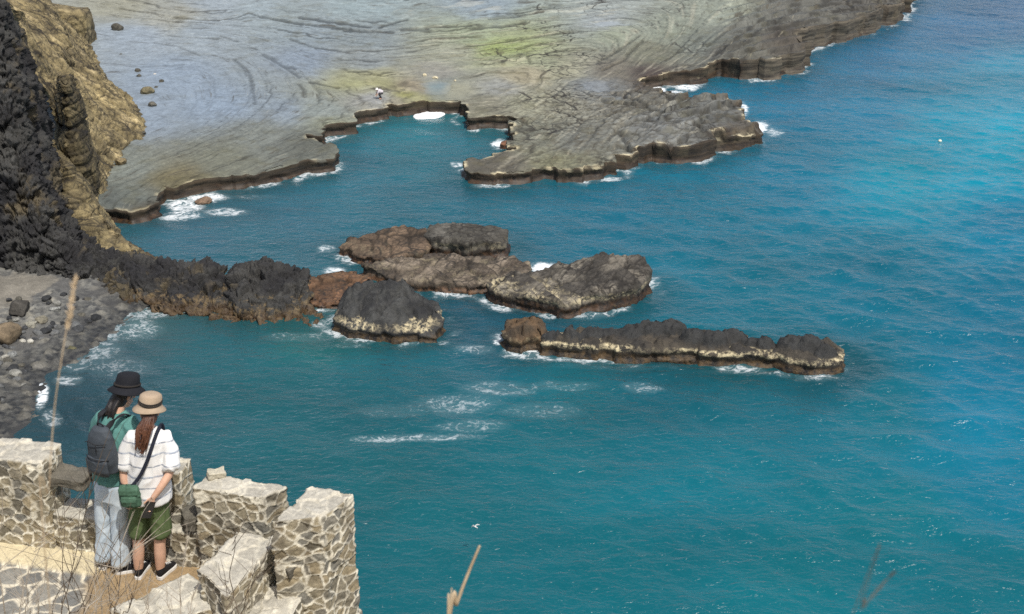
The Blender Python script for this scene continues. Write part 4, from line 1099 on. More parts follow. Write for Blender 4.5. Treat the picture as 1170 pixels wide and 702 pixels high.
while n < 130:
    a, b = rr.uniform(-15, 105), rr.uniform(338, 500)
    p = P(a, b, .6); s = float(sdf(SHORE, p[:1], p[1:2])[0])
    if s < .1 or (b < 362 and rr.random() < .75): continue
    k = int(rr.integers(0, 5)); w = float(rr.gamma(3.0, 2.0)) + 3
    boulder(a, b, min(w, 15), None, 'loose grey stone among many on the shingle beach', n, beach_z(a, b), group=GS, me=protos[k], cat='stone', name='beach_stone'); n += 1
# ================================================================== FORT: rubble parapet, deck
DECK = 26.0
def masonry(name, top, zbot, label, cat, seed, group=None, res=.0095, stone=.105, flare=0.0, pale_top=1.0, amp=1.0, parent=None, kind=None, tone=1.0, worn=0.0):
    """block of mortared rubble. top: four corners (x, y, z) counter-clockwise seen from above"""
    T = np.array(top, float); c = T[:, :2].mean(0)
    B = T.copy(); B[:, :2] = c + (T[:, :2] - c) * (1 + flare); B[:, 2] = zbot
    V, F, off = [], [], 0
    cnt = lambda L: max(3, int(L / res) + 1)
    n01 = cnt(max(np.linalg.norm(T[1] - T[0]), np.linalg.norm(T[3] - T[2]))); n12 = cnt(max(np.linalg.norm(T[2] - T[1]), np.linalg.norm(T[0] - T[3]))); nz_ = cnt((T - B)[:, 2].max())
    def face(a, b, d, e, nu, nv):
        nonlocal off
        u, v = np.meshgrid(np.linspace(0, 1, nu), np.linspace(0, 1, nv), indexing='ij'); u, v = u.ravel()[:, None], v.ravel()[:, None]
        V.append(a * (1 - u) * (1 - v) + b * u * (1 - v) + d * (1 - u) * v + e * u * v)
        F.append(grid_faces(nu, nv) + off); off += nu * nv
    face(T[0], T[1], T[3], T[2], n01, n12)
    for k in range(4):
        j = (k + 1) % 4
        face(B[k], B[j], T[k], T[j], n01 if k % 2 == 0 else n12, nz_)
    V = np.concatenate(V); F = np.concatenate(F)
    # weld the seams
    key = np.round(V / 1e-5).astype(np.int64); _, first, inv = np.unique(key, axis=0, return_index=True, return_inverse=True)
    V = V[first]; F = inv.ravel()[F]
    F = F[np.array([len(set(f)) == 4 for f in F])]
    N = vnormals(V, F)
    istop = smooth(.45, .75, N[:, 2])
    p = V / stone
    p = p * (1 + .35 * perlin(V * 2.2, seed + 21))[:, None] if False else p * np.array([1, 1, 1.25]) + .22 * np.column_stack([fbm(p * .9, 2, seed + k) for k in (1, 2, 3)])
    f1, e, r = voronoi(p, seed, .92)
    pt = V / (stone * 1.25) + .25 * np.column_stack([fbm(V / stone * .7, 2, seed + k) for k in (4, 5, 6)])
    f1t, et, rt = voronoi(pt, seed + 9, .95)
    e = e * (1 - istop) + et * istop; r = r * (1 - istop) + rt * istop
    mw = .036 + .022 * fbm(V * 9, 2, seed + 7)
    mort = 1 - smooth(mw, mw + .045, e)
    bulge = np.minimum(e, .35) / .35
    d = (.008 * bulge ** .5 + .013 * (r - .5)) * (1 - .3 * istop) + .008 * mort * (1 - istop * .6) + .010 * fbm(V * 7, 3, seed + 8) + .004 * fbm(V * 30, 2, seed + 9)
    # worn corners and uneven top stones
    d += istop * .022 * (rt - .45) + .013 * fbm(V * 3.2, 2, seed + 11) - worn * .05 * smooth(.1, .5, fbm(V * 5, 2, seed + 12))
    V = V + N * (d * amp)[:, None]
    k = r[:, None]
    st = lin((104, 99, 86)) * (1 - k) + lin((157, 147, 123)) * k
    ochre = smooth(.55, .8, ((r * 7.31) % 1))[:, None]
    st = st * (1 - .6 * ochre) + lin((148, 134, 106)) * .6 * ochre
    grey = smooth(.6, .85, ((r * 13.7) % 1))[:, None]
    st = st * (1 - .7 * grey) + lin((116, 116, 111)) * .7 * grey
    st = st * (1 + .28 * fbm(V * 22, 3, seed + 13))[:, None] * tone
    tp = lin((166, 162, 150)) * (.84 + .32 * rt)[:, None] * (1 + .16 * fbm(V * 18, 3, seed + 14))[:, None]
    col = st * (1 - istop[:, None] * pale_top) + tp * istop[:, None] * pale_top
    mc = lin((214, 208, 190)) * (1 + .12 * fbm(V * 15, 2, seed + 15))[:, None]
    gap = smooth(.15, .5, fbm(V * 6, 3, seed + 16))
    mm = (mort * (1 - .55 * gap) * (1 - .55 * istop))[:, None]
    col = col * (1 - mm) + mc * mm
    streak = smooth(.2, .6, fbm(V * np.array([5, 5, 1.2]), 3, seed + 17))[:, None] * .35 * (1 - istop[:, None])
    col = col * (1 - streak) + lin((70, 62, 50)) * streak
    org = np.append(c, zbot)
    me = np_mesh(name, V - org, F); set_col(me, col)
    o = link(name, me, M_mason, parent, org); tag(o, label, cat, group, kind)
    return o
def build_m_mason():
    m, nt, b = mat('rubble_masonry')
    v = coords(nt)
    n1 = noise(nt, v, 28.0, 5, .65); n2 = noise(nt, v, 110.0, 3, .6)
    k = math_(nt, 'MULTIPLY', maprange(nt, n1, .25, .75, .74, 1.26), maprange(nt, n2, .25, .75, .85, 1.15))
    cc = nt.nodes.new('ShaderNodeCombineColor')
    for i in range(3): nt.links.new(k, cc.inputs[i])
    nt.links.new(mix(nt, 1.0, attr(nt, 'Col'), cc.outputs[0], 'MULTIPLY'), b.inputs['Base Color'])
    b.inputs['Roughness'].default_value = .93
    bump(nt, b, math_(nt, 'ADD', n1, math_(nt, 'MULTIPLY', n2, .4)), .7, .008)
    return m
M_mason = build_m_mason()

def tq(pts):   # four top corners given as pixel + height
    return [P(a, b, z) for a, b, z in pts]
GW = 'rubble stone blocks of the fort parapet'
# wall towards the sea, front line from (-4.1, 8.81) to (-1.7, 8.25)
def front(x, off=0.0): return 8.81 - .233 * (x + 4.09) + off
def wblock(x0, x1, z0, z1, th, off=0.0, dz=(0, 0, 0, 0)):
    n = np.array([.227, .974])
    a = np.array([x0, front(x0)]) + n * off; b = np.array([x1, front(x1)]) + n * off
    return [(*a, z0 + dz[0]), (*b, z1 + dz[1]), (*(b + n * th), z1 + dz[2]), (*(a + n * th), z0 + dz[3])]
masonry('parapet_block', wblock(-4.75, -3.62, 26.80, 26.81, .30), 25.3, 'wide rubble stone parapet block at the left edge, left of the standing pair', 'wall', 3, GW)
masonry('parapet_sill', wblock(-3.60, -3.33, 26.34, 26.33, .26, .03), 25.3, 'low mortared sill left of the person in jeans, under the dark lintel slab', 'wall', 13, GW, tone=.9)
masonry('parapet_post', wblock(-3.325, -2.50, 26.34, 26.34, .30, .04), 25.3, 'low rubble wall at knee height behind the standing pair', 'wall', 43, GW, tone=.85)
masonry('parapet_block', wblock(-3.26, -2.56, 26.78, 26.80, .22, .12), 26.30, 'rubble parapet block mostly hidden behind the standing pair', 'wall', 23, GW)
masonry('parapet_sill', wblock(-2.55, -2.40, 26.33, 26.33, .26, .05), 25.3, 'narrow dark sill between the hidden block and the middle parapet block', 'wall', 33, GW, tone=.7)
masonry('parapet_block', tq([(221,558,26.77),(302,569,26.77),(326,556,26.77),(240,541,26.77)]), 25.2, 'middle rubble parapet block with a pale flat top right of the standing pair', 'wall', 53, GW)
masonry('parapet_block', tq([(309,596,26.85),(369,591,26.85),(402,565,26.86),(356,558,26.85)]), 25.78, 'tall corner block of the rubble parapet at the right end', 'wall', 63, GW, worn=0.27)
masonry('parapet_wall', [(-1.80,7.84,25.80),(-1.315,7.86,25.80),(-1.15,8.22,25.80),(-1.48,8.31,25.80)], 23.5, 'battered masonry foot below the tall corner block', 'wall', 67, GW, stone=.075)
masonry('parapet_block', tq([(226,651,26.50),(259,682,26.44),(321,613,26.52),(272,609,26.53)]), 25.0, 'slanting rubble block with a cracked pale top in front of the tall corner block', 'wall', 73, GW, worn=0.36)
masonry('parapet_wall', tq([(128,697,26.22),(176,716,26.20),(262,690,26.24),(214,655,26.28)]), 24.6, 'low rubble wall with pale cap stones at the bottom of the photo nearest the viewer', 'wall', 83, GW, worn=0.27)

masonry('parapet_wall', [(-2.02,7.45,26.12),(-1.58,7.62,26.16),(-1.50,7.98,26.20),(-1.86,7.98,26.18)], 24.4, 'low broken filling between the slanting block and the tall corner block', 'wall', 93, GW, worn=0.41, tone=.9)

def slab_mesh(L, Wd, H, seed, rgb=(96, 92, 82)):
    bm = bmesh.new(); bmesh.ops.create_cube(bm, size=1.0); bmesh.ops.subdivide_edges(bm, edges=bm.edges[:], cuts=11, use_grid_fill=True)
    V = np.array([v.co[:] for v in bm.verts]) * np.array([L, Wd, H]); F = np.array([[v.index for v in f.verts] for f in bm.faces]); bm.free()
    N = V / np.array([L, Wd, H]) ; N /= np.linalg.norm(N, axis=1, keepdims=True)
    V = V + N * (.03 * fbm(V * 6, 3, seed) + .01 * fbm(V * 20, 2, seed + 2))[:, None]
    me = np_mesh('lintel_slab', V, F)
    set_col(me, (lin(rgb) * (1 + .3 * fbm(V * 9, 3, seed + 4))[:, None]))
    return me
o = link('lintel_stone', slab_mesh(.34, .20, .09, 3), M_mason, loc=(-3.45, front(-3.45) + .16, 26.62)); o.rotation_euler = (0.05, .03, -.23)
tag(o, 'dark flat lintel slab bridging the small loophole left of the person in jeans', 'stone')
o = link('lintel_stone', slab_mesh(.20, .16, .09, 8), M_mason, loc=P(333, 644, 26.42)); o.rotation_euler = (.1, -.15, .9)
tag(o, 'grey lintel stone over the loophole beside the tall corner block', 'stone')
o = link('loose_stone', slab_mesh(.18, .2, .12, 12), M_mason, loc=(-2.44, front(-2.44) + .13, 26.42)); o.rotation_euler = (0, .1, .4)
tag(o, 'brown loose stone wedged on the sill right of the person in shorts', 'stone')
o = link('loose_stone', slab_mesh(.12, .09, .05, 16, (176, 170, 152)), M_mason, loc=P(247, 541, 26.80)); o.rotation_euler = (.1, .1, .4)
tag(o, 'small pale loose stone lying on the back of the middle parapet block', 'stone')

# ---- deck: irregular flagstones, a cream kerb strip along the wall, bare earth where the pair stand
def build_deck():
    res = .011
    xs = np.arange(-5.0, -1.55, res); ys = np.arange(6.6, 9.0, res)
    X, Y = np.meshgrid(xs, ys, indexing='ij'); x, y = X.ravel(), Y.ravel()
    keep = (y < front(x) + .10)
    p3 = np.column_stack([x, y, np.zeros(len(x))])
    q_ = p3 / .20 + .3 * np.column_stack([fbm(p3 * 4, 2, 1), fbm(p3 * 4, 2, 2), 0 * x])
    f1, e, r = voronoi(q_ * np.array([1, 1, 0]) + np.array([0, 0, .5]), 77, .95)
    mort = 1 - smooth(.03, .065, e)
    strip = (y > front(x) - .24) & (x < -3.15)
    dpx, dpy = proj(x, y, DECK)
    earth = smooth(-.10, .10, (x + 3.20) + .10 * fbm(p3 * 3, 3, 5)) 
    sm = strip * (1 - earth)
    z = DECK + .006 * np.minimum(e, .3) / .3 + .012 * (r - .5) * (e > .1) + .004 * fbm(p3 * 8, 3, 3)
    z = np.where(strip, DECK + .035 + .004 * fbm(p3 * 6, 3, 6), z)
    z = z * (1 - earth) + (DECK + .01 + .02 * fbm(p3 * 2.5, 4, 8)) * earth
    k = r[:, None]
    col = lin((92, 94, 94)) * (1 - k) + lin((132, 130, 122)) * k
    col = col * (1 - mort[:, None]) + lin((200, 192, 172)) * mort[:, None]
    col = col * (1 + .2 * fbm(p3 * 9, 3, 9))[:, None]
    cr = lin((196, 184, 152)) * (1 + .10 * fbm(p3 * 5, 4, 10))[:, None]
    col = np.where(strip[:, None], cr, col)
    ea = lin((138, 118, 88)) * (1 + .25 * fbm(p3 * 3.5, 4, 12))[:, None]
    col = col * (1 - earth[:, None]) + ea * earth[:, None]
    full = -np.ones(len(x), np.int64); full[keep] = np.arange(keep.sum())
    F = full[grid_faces(len(xs), len(ys))]; F = F[(F >= 0).all(1)]
    org = np.array([-3.3, 7.8, DECK])
    me = np_mesh('deck', np.column_stack([x, y, z])[keep] - org, F); set_col(me, col[keep])
    tag(link('paved_deck', me, M_mason, loc=org), 'flagstone deck with a cream strip and bare earth by the parapet', None, None, 'structure')
build_deck()

# ---- the hill the fort stands on: slope from the viewer down to the deck, then a cliff to the water
def build_hill():
    xs = np.concatenate([np.linspace(-60, -8, 60), np.linspace(-7.9, 4, 100), np.linspace(4.3, 60, 60)]); ys = np.concatenate([np.linspace(-25, 2, 30), np.linspace(2.1, 10, 90), np.linspace(10.2, 34, 90)])
    X, Y = np.meshgrid(xs, ys, indexing='ij'); x, y = X.ravel(), Y.ravel()
    p3 = np.column_stack([x, y, np.zeros(len(x))])
    z = 30.1 - .60 * np.maximum(y, 0) - .15 * np.minimum(y, 0) + .12 * fbm(p3 * .7, 4, 3) - .02 * np.abs(x + 2)
    infort = smooth(-5.6, -5.0, x) * (1 - smooth(-1.9, -1.6, x)) * smooth(6.0, 6.6, y)
    z = z * (1 - infort) + np.minimum(z, 25.5) * infort
    edge = 8.75 - .2 * (x + 3) * ((x > -5) & (x < -1)) + 0.0
    edge = np.where(x > -1.4, 7.3 + .2 * np.minimum(x + 1.4, 2), edge)
    over = np.maximum(0, y - edge + .35 * fbm(p3 * .35, 3, 9))
    z = np.maximum(z - 1.9 * over - .10 * over ** 1.3, -2.0)
    V = np.column_stack([x, y, z]); n3 = V * .5
    V = V + (smooth(0, 2, over) * .5)[:, None] * np.column_stack([fbm(n3, 3, 11), fbm(n3, 3, 12), 0 * x])
    k = smooth(-.3, .4, fbm(p3 * .8, 4, 21))[:, None]
    rgb = lin((110, 104, 66)) * k + lin((128, 112, 80)) * (1 - k)
    rk = smooth(.3, 1.5, over)[:, None]
    rgb = rgb * (1 - rk) + lin((92, 84, 70)) * rk
    me = np_mesh('hill', V, grid_faces(len(xs), len(ys))); set_col(me, rgb); set_f(me, 'wet', np.zeros(len(V))); set_f(me, 'crust', np.zeros(len(V))); set_f(me, 'flat', np.zeros(len(V)))
    tag(link('hill', me, sea_rock_mat('hill_ground', .2, .6, None, 0, 1.5, 9.0, .3, .9, .08)), 'grassy headland under the viewer with the fort on its brow', None, None, 'structure')
build_hill()
def hill_z(x, y): return 30.1 - .60 * max(y, 0) - .02 * abs(x + 2) - .05
# ================================================================== PEOPLE
def tube(pts, rad, seg=14, flat=(1, 1), up=None):
    """closed tapering tube through pts; returns V, F (quads, caps as fans of quads)"""
    pts = np.asarray(pts, float); n = len(pts)
    rad = np.broadcast_to(np.asarray(rad, float), (n,)) if np.ndim(rad) <= 1 else np.asarray(rad, float)
    T = np.gradient(pts, axis=0); T /= np.maximum(np.linalg.norm(T, axis=1, keepdims=True), 1e-9)
    ref = np.array([0, 1.0, 0]) if up is None else np.asarray(up, float)
    V = []
    a = np.linspace(0, 2 * math.pi, seg, endpoint=False)
    def ring(c, t, r):
        s = np.cross(ref, t)
        if np.linalg.norm(s) < 1e-3: s = np.cross(np.array([1.0, 0, 0]), t)
        s /= np.linalg.norm(s); u = np.cross(t, s)
        rr = (r, r) if np.ndim(r) == 0 else r
        return c + np.outer(np.cos(a) * rr[0] * flat[0], s) + np.outer(np.sin(a) * rr[1] * flat[1], u)
    r0 = rad[0]; r1 = rad[-1]
    m0 = float(np.min(r0)); m1 = float(np.min(r1))
    for k in (.05, .5, .85): V.append(ring(pts[0] - T[0] * m0 * .55 * (1 - k), T[0], r0 * math.sqrt(1 - (1 - k) ** 2)))
    for k in range(n): V.append(ring(pts[k], T[k], rad[k]))
    for k in (.85, .5, .05): V.append(ring(pts[-1] + T[-1] * m1 * .55 * (1 - k), T[-1], r1 * math.sqrt(1 - (1 - k) ** 2)))
    m = len(V); V = np.concatenate(V)
    F = []
    for k in range(m - 1):
        for j in range(seg):
            F.append((k * seg + j, k * seg + (j + 1) % seg, (k + 1) * seg + (j + 1) % seg, (k + 1) * seg + j))
    for base, rev in ((0, True), ((m - 1) * seg, False)):
        for j in range(1, seg // 2):
            f = (base + j - 1, base + j, base + seg - j - 1, base + (seg - j) % seg)
            F.append(f[::-1] if rev else f)
    return V, np.array(F)

def loftz(rings, seg=28):
    """stack of ellipses: (cx, cy, z, rx, ry)"""
    a = np.linspace(0, 2 * math.pi, seg, endpoint=False)
    V = [np.column_stack([c[0] + c[3] * np.cos(a), c[1] + c[4] * np.sin(a), np.full(seg, c[2])]) for c in rings]
    m = len(V); V = np.concatenate(V); F = []
    for k in range(m - 1):
        for j in range(seg):
            F.append((k * seg + j, k * seg + (j + 1) % seg, (k + 1) * seg + (j + 1) % seg, (k + 1) * seg + j))
    for base, rev in ((0, True), ((m - 1) * seg, False)):
        for j in range(1, seg // 2):
            f = (base + j - 1, base + j, base + seg - j - 1, base + (seg - j) % seg)
            F.append(f[::-1] if rev else f)
    return V, np.array(F)

def ball(c, r, seg=16):
    c = np.asarray(c, float); r = np.broadcast_to(np.asarray(r, float), (3,))
    th = np.linspace(-math.pi / 2 + .05, math.pi / 2 - .05, 11)
    V, F = loftz([(c[0], c[1], c[2] + r[2] * math.sin(t), r[0] * math.cos(t), r[1] * math.cos(t)) for t in th], seg)
    return V, F

def smoothpath(pts, n):
    C = np.asarray(pts, float)[:, None, :]
    return catmull(C, n, 0)[:, 0, :]

def merge(parts):
    V, F, o = [], [], 0
    for v, f in parts:
        V.append(v); F.append(f + o); o += len(v)
    return np.concatenate(V), np.concatenate(F)

def skin(name, parts, mat_, parent=None, voxel=.007, iters=6, wrinkle=0.0, wscale=14.0, wdir=(1, 1, 1), seed=0, fuse=True):
    """fuse overlapping closed tubes into one continuous surface"""
    V, F = merge(parts)
    me = np_mesh(name, V, F)
    if fuse:
        o = bpy.data.objects.new('tmp', me); COL.objects.link(o)
        r = o.modifiers.new('r', 'REMESH'); r.mode = 'VOXEL'; r.voxel_size = voxel; r.use_smooth_shade = True
        s = o.modifiers.new('s', 'SMOOTH'); s.factor = .5; s.iterations = iters
        dg = bpy.context.evaluated_depsgraph_get()
        new = bpy.data.meshes.new_from_object(o.evaluated_get(dg))
        bpy.data.objects.remove(o); bpy.data.meshes.remove(me); me = new; me.name = name
        for p in me.polygons: p.use_smooth = True
    if wrinkle:
        n = len(me.vertices); co = np.zeros(n * 3, np.float32); me.vertices.foreach_get('co', co); co = co.reshape(-1, 3).astype(float)
        nn = np.zeros(n * 3, np.float32); me.vertex_normals.foreach_get('vector', nn); nn = nn.reshape(-1, 3)
        p = co * np.array(wdir) * wscale
        d = .6 * (1 - np.abs(perlin(p + .6 * fbm(p * .5, 2, seed)[:, None], seed + 1)) * 2.2) + .5 * fbm(p * .45, 2, seed + 2)
        co = co + nn * (d * wrinkle)[:, None]
        me.vertices.foreach_set('co', co.astype(np.float32).ravel()); me.update()
    me.materials.clear()
    return link(name, me, mat_, parent)

def hand(wrist, fdir, pdir, curl=.5, size=1.0, side=1):
    """palm, four unequal fingers with knuckle bends and a thumb leaving the side near the wrist. fdir: towards the fingertips, pdir: palm normal"""
    f = np.array(fdir, float); f /= np.linalg.norm(f); p = np.array(pdir, float); p -= f * (p @ f); p /= np.linalg.norm(p)
    s = np.cross(f, p) * side; w = np.array(wrist, float); out = []
    k = .085 * size
    out.append(tube([w - f * .02, w + f * .03 * size, w + f * k], [(.021, .016), (.030, .014), (.036, .013)], 12, up=p))
    for i, (off, ln) in enumerate(((-.027, .066), (-.009, .074), (.009, .070), (.026, .055))):
        b = w + f * (k * .88) + s * off * size
        pts = [b]; ang = curl * .35; q = b
        for j, seg_ in enumerate((.42, .32, .26)):
            d = f * math.cos(ang) + p * math.sin(ang)
            q = q + d * ln * size * seg_; pts.append(q); ang += curl * .85
        out.append(tube(pts, [.0088 * size, .0082 * size, .0074 * size, .006 * size], 8, up=s))
    b = w + f * .022 * size - s * .024 * size
    out.append(tube([b, b + (f * .55 - s * .6 + p * .25) * .034 * size, b + (f * .95 - s * .62 + p * .5) * .060 * size], [.0115 * size, .010 * size, .0075 * size], 8, up=p))
    return out

def head_parts(c, yaw, pitch, size=1.0):
    """skull, jaw, nose, ears, lips, brow; looks along +y before turning"""
    R = np.array(Matrix.Rotation(yaw, 3, 'Z') @ Matrix.Rotation(pitch, 3, 'X'))
    ps = [ball((0, -.005, .02), (.073, .092, .100)), ball((0, .022, -.045), (.056, .066, .066)), ball((0, .058, -.085), (.026, .022, .020)),
          tube([(0, .083, .018), (0, .100, -.012), (0, .104, -.024)], [.008, .011, .013], 10), ball((0, .090, -.052), (.022, .010, .006)), ball((0, .087, -.063), (.019, .010, .006)),
          ball((.076, -.005, -.008), (.010, .020, .030)), ball((-.076, -.005, -.008), (.010, .020, .030)), ball((.030, .081, .030), (.020, .010, .006)), ball((-.030, .081, .030), (.020, .010, .006))]
    return [((v * size) @ R.T + np.asarray(c), f) for v, f in ps], (lambda q: (np.asarray(q, float) * size) @ R.T + np.asarray(c))

M_skin = plain('skin', (.60, .37, .26), .55, .10, 18.0, .1, .002)
M_legskin = M_skin
M_eye_w = plain('eye_white', (.75, .73, .70), .3, .02); M_iris = plain('iris', (.03, .02, .015), .2, .02)
M_hair_red = None
def hair_mat(name, a, b_):
    m, nt, b = mat(name)
    v = coords(nt, (1, 1, .12)); n1 = noise(nt, v, 160.0, 4, .6); n2 = noise(nt, coords(nt), 20.0, 3, .6)
    nt.links.new(mix(nt, maprange(nt, math_(nt, 'MULTIPLY', math_(nt, 'ADD', n1, n2), .5), .35, .65, 0, 1), a, b_), b.inputs['Base Color'])
    b.inputs['Roughness'].default_value = .5; bump(nt, b, n1, .6, .004)
    return m
M_hair_red = hair_mat('auburn_hair', (.035, .014, .008), (.135, .056, .030)); M_hair_blk = hair_mat('black_hair', (.006, .005, .005), (.028, .022, .02))
def cloth(name, rgb, weave=420.0, var=.10, rough=.9, fold=30.0):
    m, nt, b = mat(name)
    v = coords(nt); n1 = noise(nt, v, fold * .4, 4, .6); n2 = noise(nt, v, weave, 2, .5)
    nt.links.new(mix(nt, maprange(nt, math_(nt, 'ADD', math_(nt, 'MULTIPLY', n1, .6), math_(nt, 'MULTIPLY', n2, .4)), .35, .65, 0, 1), tuple(x * (1 - var) for x in rgb), tuple(min(1, x * (1 + var)) for x in rgb)), b.inputs['Base Color'])
    b.inputs['Roughness'].default_value = rough; b.inputs['Specular IOR Level'].default_value = .25
    bump(nt, b, n2, .35, .002)
    return m
def striped(name):
    m, nt, b = mat(name)
    v = coords(nt)
    sx = nt.nodes.new('ShaderNodeSeparateXYZ'); nt.links.new(v, sx.inputs[0])
    z = math_(nt, 'ADD', sx.outputs[2], math_(nt, 'MULTIPLY', math_(nt, 'SUBTRACT', noise(nt, v, 7.0, 3, .5), .5), .035))
    def band(period, phase, duty):
        f = math_(nt, 'FRACT', math_(nt, 'ADD', math_(nt, 'DIVIDE', z, period), phase))
        return math_(nt, 'LESS_THAN', f, duty)
    s1 = band(.088, .15, .13); s2 = band(.176, .55, .07)
    br = maprange(nt, noise(nt, coords(nt, (1, 1, .3)), 30.0, 3, .6), .38, .55, .35, 1)
    c = mix(nt, math_(nt, 'MULTIPLY', s1, math_(nt, 'MULTIPLY', br, .95)), (.80, .80, .79), (.25, .28, .33))
    c = mix(nt, math_(nt, 'MULTIPLY', s2, .5), c, (.34, .40, .50))
    nt.links.new(c, b.inputs['Base Color']); b.inputs['Roughness'].default_value = .9; b.inputs['Specular IOR Level'].default_value = .2
    bump(nt, b, noise(nt, v, 300.0, 2, .5), .3, .002)
    return m
M_striped = striped('striped_cotton'); M_shorts = cloth('green_cotton', (.095, .132, .055)); M_jeans = None
def denim():
    m, nt, b = mat('light_denim')
    v = coords(nt); n1 = noise(nt, v, 9.0, 5, .65); n2 = noise(nt, coords(nt, (1, 1, .15)), 130.0, 2, .6)
    c = mix(nt, maprange(nt, n1, .3, .7, 0, 1), (.44, .53, .60), (.66, .73, .77))
    c = mix(nt, maprange(nt, n2, .35, .65, 0, .35), c, (.30, .38, .48))
    nt.links.new(c, b.inputs['Base Color']); b.inputs['Roughness'].default_value = .9; bump(nt, b, n2, .4, .002)
    return m
M_jeans = denim()
M_teal = cloth('teal_cotton', (.095, .235, .215)); M_pack = cloth('slate_nylon', (.050, .060, .072), 300, .15, .7); M_packdark = cloth('dark_webbing', (.018, .020, .024), 300, .12, .7)
M_hat_blk = cloth('black_cotton', (.012, .013, .017), 380, .2); M_hat_tan = cloth('tan_straw', (.36, .28, .20), 260, .16); M_band = cloth('dark_cord', (.025, .022, .02), 300, .1)
M_bag = cloth('green_canvas', (.055, .115, .075), 220, .22, .75); M_strap = cloth('navy_webbing', (.015, .018, .03), 300, .1); M_sock = cloth('dark_sock', (.03, .032, .03), 400, .1)
M_shoe = cloth('black_canvas', (.014, .014, .016), 350, .15); M_sole = plain('white_rubber', (.72, .71, .68), .6, .06); M_phone = plain('phone_black', (.012, .012, .013), .2, .05)

def lathe(prof, seg=40, wob=0.0, seed=0):
    a = np.linspace(0, 2 * math.pi, seg, endpoint=False); V = []
    for k, (r, z) in enumerate(prof):
        rr = r * (1 + wob * (r > .09) * np.sin(2 * a + seed)); V.append(np.column_stack([rr * np.cos(a), rr * np.sin(a), z + wob * .35 * (r > .1) * r * np.cos(2 * a + seed * 2) * 2]))
    m = len(V); V = np.concatenate(V); F = [(k * seg + j, k * seg + (j + 1) % seg, (k + 1) * seg + (j + 1) % seg, (k + 1) * seg + j) for k in range(m - 1) for j in range(seg)]
    return V, np.array(F)

def hat(name, c, mat_, parent, crown_r, crown_h, brim_r, drop, tilt, band=None, wob=.05, seed=0):
    prof = [(.002, crown_h), (crown_r * .45, crown_h * .995), (crown_r * .78, crown_h * .93), (crown_r * .93, crown_h * .80), (crown_r * 1.0, crown_h * .35), (crown_r * 1.03, .004), (crown_r * 1.12, -.004), (brim_r * .85, -drop * .6), (brim_r, -drop), (brim_r * .995, -drop - .004), (brim_r * .85, -drop * .6 - .005), (crown_r * 1.08, -.010), (crown_r * .98, -.004), (crown_r * .94, crown_h * .34), (crown_r * .72, crown_h * .88), (.002, crown_h * .96)]
    V, F = lathe(prof, 44, wob, seed)
    R = np.array(Matrix.Rotation(tilt[2], 3, 'Z') @ Matrix.Rotation(tilt[0], 3, 'X') @ Matrix.Rotation(tilt[1], 3, 'Y'))
    o = link(name, np_mesh(name, V @ R.T + np.array(c), F), mat_, parent)
    if band is not None:
        a = np.linspace(0, 2 * math.pi, 45)
        ps = []
        for zz, rr in ((.018, 1.05), (.034, 1.045)) if band == 'double' else ((.014, 1.05),):
            pts = np.column_stack([crown_r * rr * np.cos(a), crown_r * rr * np.sin(a), np.full(45, zz) + (.006 * np.sin(a * 2 + 1) if band == 'double' else 0)]) @ R.T + np.array(c)
            ps.append(tube(pts, .0052 if band == 'double' else .009, 6, up=(0, 0, 1)))
        v, f = merge(ps); link('hat_band', np_mesh('hat_band', v, f), M_band, o)
    return o

